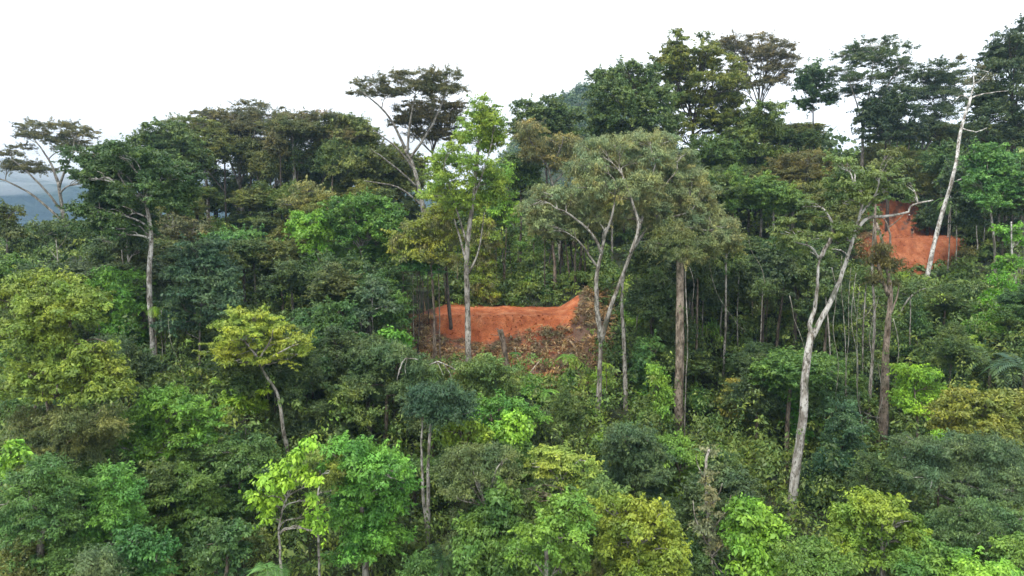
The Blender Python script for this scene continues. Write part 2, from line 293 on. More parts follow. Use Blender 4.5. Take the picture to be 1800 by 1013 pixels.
# ------------------------------------------------------------ tree builder
G1=(.042,.076,.028); G2=(.055,.115,.03); G3=(.09,.2,.03); LM=(.21,.36,.025); YG=(.11,.17,.03); YL=(.30,.27,.025); OL=(.064,.09,.03); OG=(.12,.155,.07); BG=(.035,.078,.042); BR=(.056,.066,.038); GG=(.075,.118,.055); SG=(.06,.135,.04)
PALE=(.33,.31,.275); WHT=(.42,.405,.375); TAN=(.20,.16,.125); DRK=(.085,.07,.055); GRY=(.26,.245,.215); RST=(.24,.15,.11)
WHERE = []   # debugging: how far a traced foot stands off the ground
def limb_to(mb, start, end, r0, r1, k=5, sag=.0):
    d = end - start; l = np.linalg.norm(d); hz = d * np.array((1, 1, 0))
    m1 = start + d * .33 + np.array((0, 0, .10 * l)) - hz * .06 + rng.normal(0, .05 * l, 3); m2 = start + d * .68 + np.array((0, 0, .08 * l)) + rng.normal(0, .05 * l, 3)
    return tube(mb, [start, m1, m2, end], np.linspace(r0, r1, 4), k, 3)
def tree(name, label, D, trunk, r0, lobes, kind='broad', col=G2, bark=GRY, limbs=(), dens=1., lf=1., cat='tree', group=None, mat=None, depth=.7, rtop=.45, extra=None, nb=7, epi=True):
    tp = [P(a, b, D) for a, b in trunk]; x0, z0 = tp[0][0], tp[0][2]; g = ground_at(x0, D)
    WHERE.append((label[:40], round(z0 - g, 1)))
    if z0 > g + .3: tp.insert(0, np.array((x0 + (tp[0][0] - tp[1][0]) * .15, D, g)))
    base = np.array((tp[0][0], D, min(tp[0][2], g))); tp[0] = base - np.array((0, 0, .4))
    n = len(tp); dz = np.array([p[2] for p in tp]); s = (dz - dz[0]) / max(dz[-1] - dz[0], .1)
    rad = r0 * (1 - (1 - rtop) * np.clip(s, 0, 1)); rad[0] *= 1.25
    root = empty(name, base, label, cat, group)
    tb = MB(); cand = []
    for i in range(1, n): tp[i] = tp[i] + np.array((0, .25 * rng.normal(), 0))
    q, r = tube(tb, tp, rad, 9, 4, wob=.015 * (1 if D < 80 else 2)); h = len(q) // 3; cand.append((q[h:], r[h:]))
    wid = (max(l[0] + l[2] for l in lobes) - min(l[0] - l[2] for l in lobes)) * D / F if lobes else 3
    for lp in limbs:   # (pixel path, start radius)
        s3 = P(*lp[0][0], D); aq = np.concatenate([c_[0] for c_ in cand] + [q]); st = aq[np.argmin(np.linalg.norm((aq - s3) * (1, .05, 1), axis=1))]; d0 = st[1]; off = rng.uniform(-.5, .05) * wid * .4
        pts = [P(a, b, d0 + off * i / max(1, len(lp[0]) - 1)) for i, (a, b) in enumerate(lp[0])]
        q, r = tube(tb, pts, np.linspace(lp[1], lp[1] * .35, len(pts)), 7, 4, wob=.02); cand.append((q[2:], r[2:]))
    cq = np.concatenate([c[0] for c in cand]); crr = np.concatenate([c[1] for c in cand])
    L3 = []
    for j, l in enumerate(lobes):
        cx, cy_, rx, ry = l[:4]; o = l[4] if len(l) > 4 else rng.uniform(-.5, .5) * depth * wid * .6
        c = P(cx, cy_, D + o); L3.append((c, rx * D / F, min(rx * D / F, max(wid * .4, .5)), ry * D / F))
    cb = MB()
    if lobes:
        cl = crown_lobes(cb, L3, D, kind, dens, lf)
        for (c, a, b, h), cc in zip(L3, cl):
            d = c - cq; cost = np.linalg.norm(d, axis=1) + np.where(d[:, 2] < .15 * np.linalg.norm(d, axis=1), 1.2 * np.abs(d[:, 2]) + .6 * a, 0)
            i = int(np.argmin(cost)); rs = min(crr[i] * .62, .05 + .035 * a + .012 * np.linalg.norm(d[i])); end = c + np.array((0, 0, -.25 * h)); rs = max(rs, .045)
            q, r = limb_to(tb, cq[i], end, rs, rs * .45)
            for t in rng.permutation(len(cc))[:nb]:
                k0 = int(rng.integers(max(1, len(q) // 3), len(q))); limb_to(tb, q[k0], cc[t] + ((cc[t] - c) * .22 if D < 56 and t % 3 == 0 else 0), r[k0] * .6, .018 + .0002 * D, 4)
        if extra == 'moss' and L3:
            mm = MB(); crown_lobes(mm, [(c - np.array((0, 0, .3 * h)), a * .95, b * .95, h) for c, a, b, h in L3], D, 'moss', .5)
            o = obj('moss', mm.mesh('moss', origin=base), M_LEAF, root, (.15, .175, .095))
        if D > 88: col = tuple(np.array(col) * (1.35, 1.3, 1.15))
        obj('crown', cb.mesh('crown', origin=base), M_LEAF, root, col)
    if epi and D < 75 and r0 > .11:   # climbers and perched plants on the stem
        q0 = cand[0][0]; eb = MB(); ne = int(rng.integers(2, 6)); kk = rng.integers(0, len(q0), ne); cc_ = q0[kk] + rng.normal(0, .12, (ne, 3)) - np.array((0, r0 * .6, 0))
        Lf = .1 + .0022 * D; leafset(eb, cc_, np.full(ne, .3 + r0 * .5), 26, Lf, Lf * .4, 1.3, .9, rng.random(ne)); obj('foliage', eb.mesh('foliage', origin=base), M_LEAF, root, (.06, .12, .03))
    obj('trunk', tb.mesh('trunk', True, base), mat or M_BARK, root, bark)
    return root
def frond_mb(mb, base, dirv, L, wid, arch, n=16, up=.6, tone=.5):
    d = norm(np.asarray(dirv, float)); side = norm(np.cross(d, (0, 0, 1.))); t = np.linspace(0, 1, n + 1)
    q = base + d[None] * (L * t)[:, None] * (1 - .25 * t[:, None] * arch) + np.array((0, 0, 1.))[None] * (L * (up * t - arch * t * t))[:, None]
    tube(mb, q[::3], np.linspace(.03, .008, len(q[::3])), 4, 2, tone=tone)
    V = []; 
    for i in range(1, n + 1):
        tg = norm(q[i] - q[i - 1]); w_ = wid * math.sin(math.pi * (.08 + .86 * t[i])) ** .7; dn = np.cross(side, tg)
        for s in (-1, 1):
            a = norm(side * s + tg * .55 - np.array((0, 0, .28))); o = q[i]; c = tg * (L / n) * .42
            V += [o - c, o + a * w_ * .5 - c * 1.0, o + a * w_, o + a * w_ * .5 + c * 1.0 + 0 * dn]
    V = np.array(V); mb.add(V, np.arange(len(V)).reshape(-1, 4), np.repeat(rng.uniform(tone - .25, tone + .25, len(V) // 4), 4))
def palm(name, label, px, py, D, pyfoot, n, L, col, bark=GRY, r=.1, up=.6, arch=.9, wid=.7, cat='palm', group=None, foot=None):
    top = P(px, py, D); g = ground_at(top[0], D); fx = foot if foot is not None else px; b = P(fx, py, D); base = np.array((b[0], D, g))
    root = empty(name, base, label, cat, group)
    if top[2] - g > .6:
        tb = MB(); tube(tb, [base - (0, 0, .3), base * .6 + top * .4 + (.1, 0, 0), top], [r * 1.3, r, r * .8], 8, 5); obj('trunk', tb.mesh('trunk', True, base), M_BARK, root, bark)
    for i in range(n):
        a = i * 2.4 + rng.uniform(-.3, .3); mb = MB(); u = up * rng.uniform(.5, 1.5)
        frond_mb(mb, top, (math.cos(a), math.sin(a), 0), L * rng.uniform(.8, 1.15), wid, arch * rng.uniform(.8, 1.2), 16, u, rng.uniform(.35, .7))
        obj('frond', mb.mesh('frond', origin=base), M_LEAF, root, col)
    return root
def stick(name, label, D, pts, r0, r1, bark, cat, group=None, mat=None, k=7, twigs=(), toground=False, kids='branch'):
    tp = [P(*p, D) if len(p) == 2 else P(*p) for p in pts]; base = tp[0].copy()
    if toground: g = ground_at(tp[0][0], tp[0][1]); base = np.array((tp[0][0], tp[0][1], min(g, tp[0][2]))); tp[0] = base - (0, 0, .3)
    mb = MB(); tube(mb, tp, np.linspace(r0, r1, len(tp)), k, 4, wob=.012)
    o = obj(name, mb.mesh(name, True, base), mat or M_BARK, None, bark, base); tag(o, label, cat, group)
    for tw in twigs:
        m2 = MB(); tube(m2, [P(*p, D) for p in tw[0]], np.linspace(tw[1], tw[1] * .3, len(tw[0])), 5, 4, wob=.01)
        c = obj(kids, m2.mesh(kids, True, base), mat or M_BARK, o, bark)
    return o
# ------------------------------------------------------------ skyline trees
U = 'umbrella_tree'; B = 'broadleaf_tree'
tree(U, 'flat-topped umbrella tree with forked bare limbs, alone at the left end of the skyline', 105, [(122,425),(112,370),(102,320)], .42,
 [(95,230,62,13),(140,240,34,10),(45,242,26,10),(22,272,24,9),(60,300,45,8),(18,296,22,7),(118,262,28,9),(150,320,18,6)], 'flat', BR, GRY,
 [(((112,375),(80,335),(40,295),(20,280)),.2),(((104,330),(118,290),(140,250)),.2),(((110,390),(60,345),(10,318),(-15,312)),.2),(((102,320),(85,280),(60,245)),.22)], nb=9)
tree(B, 'tall dark leafy tree on a straight pale trunk left of the yellow leaning tree', 62, [(270,700),(269,600),(266,500),(264,420),(262,360)], .34,
 [(165,282,52,24),(215,272,40,18),(250,292,58,26),(300,310,50,26),(195,315,48,26),(150,310,30,16),(300,352,44,26),(250,345,50,28),(200,365,55,30),(185,405,45,24),(240,395,50,24),(160,370,35,22),(320,335,30,18)], 'broad', (.038,.08,.026), WHT, dens=.9)
tree(B, 'dark round-headed tree rising behind the tall leafy tree, seen against the sky', 100, [(345,425),(345,360),(343,310)], .28, [(290,232,36,20),(258,250,30,20),(315,255,40,24),(300,285,45,24),(345,285,34,20)], 'broad', G1, DRK)
tree(U, 'small green-topped umbrella tree between the dark round-headed tree and the wide brown crown', 108, [(365,425),(362,350),(355,270)], .22, [(335,218,50,9),(370,238,30,9),(300,228,26,8),(345,250,36,9)], 'flat', OL, GRY)
tree(U, 'wide brownish umbrella tree with many bare pale limbs under its flat crown', 115, [(430,425),(427,370),(420,310)], .5,
 [(445,190,45,9),(405,205,44,11),(370,205,28,8),(480,207,50,13),(400,232,48,12),(450,228,45,12),(385,268,36,10),(430,262,40,10),(355,200,22,7)], 'flat', BR, GRY,
 [(((425,380),(390,330),(350,285)),.2),(((422,330),(400,270),(390,230)),.22),(((424,320),(440,270),(450,220)),.22),(((427,370),(385,345),(345,320)),.18),(((420,310),(425,260),(415,215)),.2)], dens=.85, nb=10)
tree(U, 'umbrella tree whose forked white trunk leans right beside the wide brownish crown', 113, [(455,425),(470,365),(485,325)], .42,
 [(520,213,42,11),(560,207,36,9),(535,240,36,10),(500,250,34,10),(570,245,34,12),(490,290,26,8),(545,280,30,9)], 'flat', BR, PALE,
 [(((485,325),(515,298),(548,283)),.22),(((485,325),(490,280),(515,230)),.2),(((487,320),(520,285),(560,225)),.18),(((470,365),(450,300),(455,250)),.2)], nb=9)
tree('bare_tree', 'small leafless grey tree poking above the crowns on the skyline', 118, [(556,290),(556,240),(553,205)], .12, [(555,200,28,9)], 'sparse', (.16,.13,.10), PALE,
 [(((556,240),(540,210),(530,190)),.07),(((555,230),(570,205),(582,190)),.07),(((554,210),(553,195),(552,183)),.06)], dens=.25, nb=22)
tree(B, 'olive-brown crown right of the leafless skyline tree', 112, [(560,425),(562,340),(580,280)], .28, [(600,212,34,12),(625,215,26,12),(590,240,44,15),(640,238,30,16),(575,270,36,18),(615,265,40,18),(650,262,26,16)], 'broad', OL, DRK)
tree(U, 'tallest brown umbrella tree of the middle skyline with long bare crossing limbs', 98, [(752,425),(742,360),(728,300),(712,262)], .5,
 [(650,152,40,10),(690,142,40,10),(735,138,45,11),(785,138,36,13),(800,160,26,10),(745,162,45,12),(690,168,36,8),(630,165,22,7)], 'flat', BR, GRY,
 [(((712,262),(690,215),(665,185),(640,165)),.22),(((716,270),(720,220),(730,165)),.22),(((728,300),(700,262),(655,228)),.18),(((735,330),(690,290),(650,262)),.17),(((720,280),(760,220),(785,160)),.22),(((742,362),(700,330),(640,318)),.18)], dens=.9, nb=10)
tree(U, 'dark brown flattened crown tucked under the tallest brown umbrella crown', 103, [(775,425),(770,340),(760,270)], .32, [(720,195,34,14),(760,188,44,16),(795,190,30,14),(740,215,50,17),(785,220,34,18),(765,245,40,18),(705,220,26,12)], 'flat', (.045,.048,.026), DRK, nb=7, dens=1.1)
tree(B, 'brown-green crown low under the bare crossing limbs of the tallest umbrella tree', 108, [(690,430),(672,370),(650,320)], .3, [(640,285,40,14),(675,275,38,14),(610,300,36,16),(655,310,46,18),(700,300,36,18),(620,335,45,22),(680,340,45,24),(725,330,30,24)], 'broad', OL, DRK)
tree(B, 'dark thick-crowned tree behind the white forked trunk, left of the brown-green crown', 118, [(595,430),(592,380),(590,340)], .28, [(540,310,36,18),(580,300,36,20),(570,340,45,22),(530,345,34,20),(605,360,40,24)], 'broad', G1, DRK)
tree(B, 'dark bushy tree between the bare limbs of the two left umbrella trees', 120, [(500,430),(500,385),(498,350)], .25, [(470,330,36,20),(505,355,40,24),(450,365,36,24),(400,320,36,18),(390,360,40,26)], 'broad', G1, DRK)
tree(B, 'dark olive shoulder crown above the far wooded hill, left of the big dark dome', 118, [(965,440),(962,330),(958,260)], .3, [(925,198,28,18),(965,190,30,18),(995,205,28,18),(930,230,34,22),(975,235,44,24),(1005,250,28,20)], 'broad', G1, DRK)
tree('mossy_tree', 'twisted mossy grey tree standing before the far hill, left of the grey-green giant', 92, [(985,455),(980,380),(972,325),(960,290)], .28,
 [(930,225,26,14),(975,255,34,18),(1000,290,36,20),(945,275,30,14),(1010,250,22,12),(915,245,18,10)], 'airy', (.10,.105,.05), GRY,
 [(((960,290),(940,262),(925,228)),.14),(((966,300),(985,262),(990,240)),.14),(((972,325),(1000,292),(1015,270)),.12)], dens=.75, nb=12, extra='moss')
tree(B, 'big dark dome of leaves standing highest left of the ridge top', 103, [(1110,430),(1112,320),(1115,220)], .5,
 [(1062,140,30,14),(1100,128,36,14),(1140,132,30,14),(1075,168,42,22),(1125,165,46,22),(1165,170,34,22),(1060,205,34,24),(1105,212,46,26),(1155,215,46,28),(1085,250,44,26),(1140,262,48,28),(1050,235,26,20)], 'broad', G1, DRK)
tree(B, 'olive tiered tree crowning the ridge, its lit shelves of leaves facing the sky', 110, [(1225,425),(1222,320),(1218,220)], .5,
 [(1190,72,20,12),(1200,98,34,13),(1240,92,30,12),(1175,112,28,12),(1225,120,44,14),(1275,112,36,13),(1190,142,36,15),(1245,148,46,16),(1210,178,46,18),(1270,182,44,18),(1235,215,50,22),(1190,235,34,20),(1290,150,26,12),(1290,215,36,20)], 'tier', (.07,.095,.024), DRK, dens=1.0)
tree('bare_tree', 'thin bare treetop sticking out above the olive tiered tree', 114, [(1252,160),(1250,110),(1246,75)], .1, [(1245,68,12,8),(1258,80,10,7),(1232,62,8,5)], 'sparse', OL, PALE, dens=.8, nb=8)
tree(U, 'grey-brown umbrella tree behind the olive tiered tree, highest crown of the photo', 128, [(1345,330),(1342,250),(1335,190)], .42,
 [(1300,72,34,8),(1335,76,40,9),(1370,88,34,10),(1392,104,18,8),(1290,92,30,9),(1340,105,40,10),(1375,125,30,10),(1310,128,36,11),(1350,150,36,12),(1290,160,30,12),(1270,80,16,8)], 'flat', (.06,.062,.035), GRY, dens=.95, nb=9)
tree(B, 'slim dark-green tree with a clear stem in the sky gap right of the umbrella crown', 122, [(1432,330),(1431,230),(1430,180)], .2, [(1425,128,26,16),(1448,145,28,18),(1412,155,22,16),(1440,178,30,16),(1405,185,14,9)], 'broad', (.03,.065,.032), DRK, dens=.8)
tree(U, 'broad dark-green umbrella tree with pale fanning limbs on the right skyline', 118, [(1515,340),(1516,260),(1520,200)], .38,
 [(1530,80,42,8),(1575,90,34,9),(1495,98,32,9),(1545,108,44,11),(1590,118,20,8),(1480,130,30,12),(1520,140,36,12),(1565,140,36,14),(1500,168,34,14),(1590,165,28,14)], 'flat', (.035,.062,.03), PALE,
 [(((1518,230),(1505,180),(1490,135)),.16),(((1520,200),(1530,150),(1535,100)),.16),(((1519,210),(1550,165),(1580,120)),.16)], nb=8)
tree(B, 'black-green heavy crown under the right skyline umbrella tree', 114, [(1560,360),(1558,300),(1556,240)], .3, [(1560,180,38,20),(1535,205,38,22),(1585,200,34,24),(1555,235,44,22),(1600,235,28,18)], 'broad', (.024,.045,.026), DRK)
tree(U, 'dark layered tree on slanting black limbs just left of the bare white leaning tree', 126, [(1545,400),(1580,320),(1620,270),(1645,235)], .26,
 [(1650,118,36,9),(1625,140,30,11),(1665,150,38,13),(1640,172,38,13),(1685,185,34,15),(1650,205,40,14),(1625,225,30,14),(1680,235,36,15),(1690,130,20,8)], 'flat', (.035,.06,.03), DRK, nb=7, dens=1.15)
tree('snag_tree', 'long bare white-barked tree leaning right, a few leaves at its broken top', 84, [(1622,545),(1632,480),(1652,395),(1672,310),(1688,240),(1706,172)], .3,
 [(1697,100,15,5),(1722,122,12,8),(1740,138,12,7),(1712,148,12,7)], 'sparse', (.07,.08,.05), (.62,.60,.57),
 [(((1706,172),(1712,140),(1702,108)),.1),(((1706,172),(1730,165),(1772,160)),.1),(((1706,175),(1690,168),(1678,178)),.07),(((1692,226),(1715,232),(1735,225)),.09),(((1676,320),(1695,312),(1715,298)),.08),(((1712,150),(1730,135),(1742,120)),.06)], nb=6, rtop=.5, dens=.9)
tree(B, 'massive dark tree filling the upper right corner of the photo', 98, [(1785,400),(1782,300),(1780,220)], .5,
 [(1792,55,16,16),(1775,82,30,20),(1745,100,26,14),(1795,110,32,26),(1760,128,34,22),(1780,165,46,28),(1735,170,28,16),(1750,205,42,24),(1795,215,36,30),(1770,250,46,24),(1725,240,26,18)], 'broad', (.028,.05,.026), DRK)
tree(B, 'dark olive domed tree beneath the sky gap, above the stand of slender trunks', 98, [(1392,420),(1394,370),(1410,330)], .3,
 [(1420,282,46,14),(1382,298,36,16),(1455,295,40,15),(1410,312,50,18),(1465,325,36,18),(1375,330,34,18),(1430,345,45,20)], 'flat', (.07,.075,.03), GRY, dens=1.35)
# ------------------------------------------------------------ left slope
tree(B, 'dark bush-like tree under the left umbrella tree, at the foot of its trunk', 98, [(100,480),(100,450),(100,430)], .2, [(70,415,45,22),(120,410,40,22),(40,440,45,26),(95,450,50,28),(150,440,40,28),(130,480,45,26)], 'broad', G1, GRY)
tree('bare_tree', 'small dead tree with bare white forked branches below the left umbrella tree', 80, [(108,500),(104,460),(98,420)], .1, [], 'sparse', OL, PALE, [(((104,460),(88,440),(78,425)),.05),(((100,440),(112,425),(118,410)),.05),(((105,470),(120,455),(130,450)),.04)])
tree(B, 'green-headed tree cut off by the left edge, under the blue mountain', 72, [(5,560),(8,470),(12,420)], .2, [(15,378,30,16),(0,405,30,18),(25,415,24,14),(-15,390,20,14)], 'broad', OL, GRY)
tree(B, 'big yellow-green rounded tree filling the left edge of the photo', 42, [(95,800),(92,700),(85,620),(80,560)], .3,
 [(50,498,48,20,1),(105,505,42,20,0),(150,530,42,22,-1),(20,530,40,24,-1),(75,545,50,26,-2),(125,565,45,24,-2),(40,590,50,28,-3),(95,612,45,24,-2),(165,625,38,22,-2.5),(135,650,42,20,-3),(190,655,36,20,-2),(60,655,48,24,-3.5),(100,690,50,24,-3),(175,690,45,20,-3),(20,690,36,24,-3),(215,680,24,16,-1)], 'broad', YG, TAN, dens=1.05)
tree(B, 'dark green understorey tree peeping out below the big yellow-green tree', 44.5, [(60,820),(60,760),(62,700)], .2, [(50,610,30,26),(30,630,40,30),(60,720,50,24),(120,725,50,26)], 'broad', G2, TAN)
tree('fine_leaved_tree', 'grey-green feathery tree below the big yellow-green tree at the left edge', 39, [(120,890),(118,830),(115,790)], .2, [(70,750,60,28),(130,745,55,26),(190,745,40,24),(95,790,60,30),(160,785,50,28)], 'fine', (.085,.115,.045), TAN, dens=1.2)
tree(B, 'small lime-leaved tree at the left edge, low down', 33, [(20,940),(18,870),(15,820)], .1, [(10,790,24,14),(20,815,28,16),(35,800,18,14),(0,840,26,18)], 'big', (.11,.24,.03), TAN)
tree('fine_leaved_tree', 'soft mid-green feathery tree in the bottom left corner', 32, [(70,1060),(75,980),(80,900)], .3, [(75,828,36,24),(50,870,50,32),(110,860,40,30),(30,920,45,38),(95,920,52,36),(70,975,60,34),(20,985,40,36),(130,985,50,34)], 'soft', SG, GRY)
tree('fine_leaved_tree', 'soft bright-green feathery tree next right of the bottom left corner tree', 33.5, [(190,1060),(192,960),(195,900)], .25, [(200,838,36,22),(180,865,40,26),(225,870,30,26),(190,905,45,30),(215,925,40,30),(170,950,45,30)], 'soft', (.065,.17,.035), GRY)
tree(B, 'dense darker tree with small bright tips at the bottom, under the feathery pair', 31, [(240,1070),(240,1000),(240,960)], .2, [(240,950,36,26),(215,985,45,28),(275,980,36,30),(255,1010,45,25)], 'broad', (.04,.12,.03), GRY)
tree('tiered_tree', 'bright layered green tree at the foot of the tall straight pale trunk', 42, [(290,890),(290,820),(288,760)], .22,
 [(290,702,48,13),(335,708,38,13),(250,722,40,13),(300,735,55,14),(355,738,36,14),(235,755,45,14),(285,768,60,15),(345,775,40,14),(215,785,34,11),(270,800,50,14),(320,810,38,12)], 'tier', (.085,.19,.03), GRY)
tree('tiered_tree', 'dark tiered tree with drooping leaf shelves below the bright layered tree', 38, [(282,960),(282,900),(284,850)], .2,
 [(310,832,42,14),(265,842,34,14),(345,850,36,15),(300,865,50,16),(350,885,44,16),(275,890,40,15),(320,910,55,17),(365,925,30,16),(300,945,50,18),(345,965,50,18),(290,985,44,18)], 'tier', (.055,.115,.028), GRY)
tree('tiered_tree', 'dull green shelved tree between the dark tiered tree and the lime clumps', 40, [(420,930),(422,850),(425,810)], .18, [(400,790,40,15),(445,785,40,15),(375,810,34,15),(425,820,50,17),(470,830,30,16),(400,850,50,18),(440,880,50,20),(400,900,40,20)], 'tier', (.045,.10,.03), GRY)
tree(B, 'bright green leafy tree just left of the straight pale trunk', 64, [(205,640),(208,580),(212,540)], .16, [(195,485,32,12),(225,495,34,14),(180,505,28,14),(215,520,40,18),(190,545,36,18),(235,545,26,16),(215,580,36,18)], 'broad', (.08,.19,.03), TAN)
tree(B, 'mid-green rounded tree low behind the straight pale trunk', 64, [(225,720),(228,660),(230,630)], .16, [(225,600,36,18),(200,620,34,18),(245,630,30,18),(215,650,40,22),(245,670,30,18)], 'broad', (.05,.14,.03), TAN)
tree('twin_trunk_tree', 'two slim grey trunks rising side by side left of the straight pale trunk', 68, [(226,640),(232,560),(230,500),(222,430)], .2, [(200,430,34,18),(225,410,30,18),(245,440,22,16)], 'broad', G1, PALE, [(((228,600),(222,520),(214,440)),.12)])
tree('blue_green_tree', 'blue-green layered tree on a thin grey stem, left of the yellow leaning tree', 62, [(352,700),(350,620),(350,540)], .13,
 [(345,432,36,13),(375,440,30,12),(320,452,34,14),(360,465,44,15),(390,480,30,14),(325,490,45,16),(370,500,40,16),(400,520,25,12),(345,525,48,17),(305,535,30,13),(385,545,30,13),(340,562,40,15),(300,572,34,12)], 'tier', (.04,.085,.048), GRY)
palm('palm_tree', 'slim palm with a fan of green fronds above the yellow leaning tree', 445, 440, 76, 530, 11, 3.6, (.07,.15,.03), (.3,.28,.24), .12)
tree('tiered_tree', 'low spreading green tree at the left of the slim palm', 82, [(405,500),(405,460),(408,440)], .15, [(400,418,34,9),(435,415,32,9),(380,428,26,9),(420,430,36,10)], 'tier', (.055,.14,.035), GRY)
tree('yellow_tree', 'yellow-topped tree on a slender leaning pale trunk', 46, [(505,815),(497,750),(488,695),(470,655),(452,628)], .17,
 [(415,552,30,8),(450,560,36,10),(480,577,38,10),(400,575,30,9),(440,585,44,12),(395,605,34,10),(500,600,38,10),(530,598,24,8),(450,612,48,12),(380,620,24,8),(520,622,30,9),(480,635,36,10),(420,635,36,9)], 'tier', (.15,.21,.03), PALE,
 [(((452,628),(430,600),(405,590)),.08),(((455,632),(475,600),(480,580)),.08),(((460,640),(500,615),(525,605)),.07)], dens=.82)
tree('tiered_tree', 'lime shelved sapling beneath the yellow leaning tree', 48, [(430,800),(432,750),(428,690)], .07, [(405,700,34,7),(440,692,28,7),(415,722,36,8),(450,715,24,6),(400,670,26,7)], 'tier', (.15,.27,.03), GRY)
tree(B, 'bright fresh-green dome left of the lime mossy tree', 78, [(640,560),(640,500),(636,440)], .32,
 [(605,360,34,12),(645,355,38,12),(680,372,28,13),(590,382,34,14),(630,380,45,16),(675,398,36,16),(600,408,42,18),(645,415,48,20),(690,425,30,18),(620,445,50,20),(665,455,40,20),(700,385,18,12)], 'broad', (.062,.145,.028), GRY)
tree(B, 'lime-tinted tree leaning out left of the fresh-green dome', 76, [(570,560),(568,500),(560,440)], .18, [(535,392,30,13),(560,385,26,12),(520,405,20,11),(548,415,34,14),(575,410,26,14),(555,440,24,12),(540,460,18,10)], 'broad', (.11,.24,.03), GRY)
tree(B, 'grey-olive twiggy tree above the lime-tinted leaning tree', 96, [(560,430),(558,390),(556,350)], .16, [(540,335,26,12),(565,345,30,14),(520,362,34,14),(575,372,30,14),(545,385,34,14)], 'airy', (.10,.12,.055), PALE, nb=12)
tree(B, 'shady tree in the hollow under the fresh-green dome', 72, [(600,640),(602,580),(604,520)], .2, [(580,480,50,26),(640,485,46,26),(560,520,46,26),(615,525,50,28),(665,530,36,26)], 'broad', (.04,.08,.028), TAN)
tree(B, 'dark leafy tree right of the yellow leaning tree and behind it', 58, [(560,700),(562,640),(565,590)], .2, [(550,560,38,22),(590,555,36,22),(530,590,36,24),(575,595,45,26),(610,600,36,22),(565,640,48,26)], 'broad', (.04,.095,.028), TAN)
tree(B, 'rounded shadowy tree left of the slim palm, on the upper slope', 88, [(310,500),(312,460),(315,430)], .18, [(300,400,36,18),(340,405,36,18),(280,425,36,20),(320,430,40,20),(270,460,40,24)], 'airy', (.085,.095,.045), PALE, nb=10)
tree(B, 'dim green tree behind the trunk of the slim palm', 80, [(500,540),(500,500),(498,470)], .2, [(480,450,36,20),(515,445,36,20),(470,485,40,22),(510,485,45,24),(540,500,34,22),(480,520,45,22)], 'broad', (.045,.08,.026), TAN)
tree('white_stemmed_tree', 'thin white-stemmed sapling with wispy leaves left of the orange clearing', 62, [(657,620),(656,560),(655,510)], .07, [(640,520,24,11),(668,515,24,12),(655,545,36,12),(685,540,22,11),(632,560,22,10),(660,500,18,9)], 'tier', (.055,.10,.055), WHT, [(((656,590),(640,585),(624,588)),.035)])
tree('white_stemmed_tree', 'second thin stemmed sapling, nearer the orange clearing', 63, [(689,610),(689,560),(690,530)], .05, [(690,525,22,10),(705,540,20,10),(680,550,24,11),(700,565,26,14)], 'tier', (.05,.12,.03), PALE)
tree('shrub', 'bright green bush at the left foot of the orange clearing', 58, [(690,640),(690,620)], .1, [(680,588,16,10),(700,592,18,10),(690,604,26,10),(712,608,14,8)], 'big', (.07,.19,.028), TAN, cat='bush', dens=2.2)
# ------------------------------------------------------------ around the centre clearing
tree('lime_tree', 'tall lime-green tree with hanging moss on a white trunk in front of the orange clearing', 67, [(823,614),(822,560),(820,500),(822,430),(832,350),(838,280),(845,215)], .33,
 [(850,188,26,16),(838,215,34,18),(868,215,24,18),(842,248,42,20),(790,262,22,12),(872,250,22,18),(785,288,34,16),(840,290,36,20),(762,310,26,14),(800,322,40,18),(860,318,34,20),(755,350,26,13),(815,360,42,20),(872,352,28,18)], 'airy', (.13,.215,.035), PALE,
 [(((822,470),(806,410),(798,385)),.14),(((824,480),(842,440),(850,380)),.12),(((822,430),(800,360),(780,300)),.12),(((832,350),(850,300),(865,250)),.1)], dens=1.25, nb=6)
tree('mossy_tree', 'olive moss-hung lower crown left of the lime tree, over the slender trunks', 70, [(763,618),(762,540),(760,450),(764,380)], .12,
 [(740,398,36,14),(770,390,30,14),(715,420,30,13),(760,425,40,16),(795,420,26,16),(735,450,36,14),(700,440,20,10),(790,460,26,16),(770,370,26,12)], 'airy', (.155,.20,.035), TAN, dens=1.15, extra='moss')
tree('mossy_tree', 'small yellow-green moss-draped tree right behind the white trunk of the lime tree', 83, [(848,548),(850,500),(850,440)], .12, [(845,400,26,18),(862,425,28,20),(835,440,20,16),(850,465,28,18),(848,500,28,18),(862,520,20,14)], 'airy', (.14,.20,.03), TAN, extra='moss')
tree(B, 'small dark green crown between the fresh-green dome and the slender trunks', 70, [(735,600),(738,540),(740,490)], .1, [(725,455,26,11),(752,458,26,12),(738,472,34,13),(765,478,16,10)], 'broad', (.035,.10,.028), DRK)
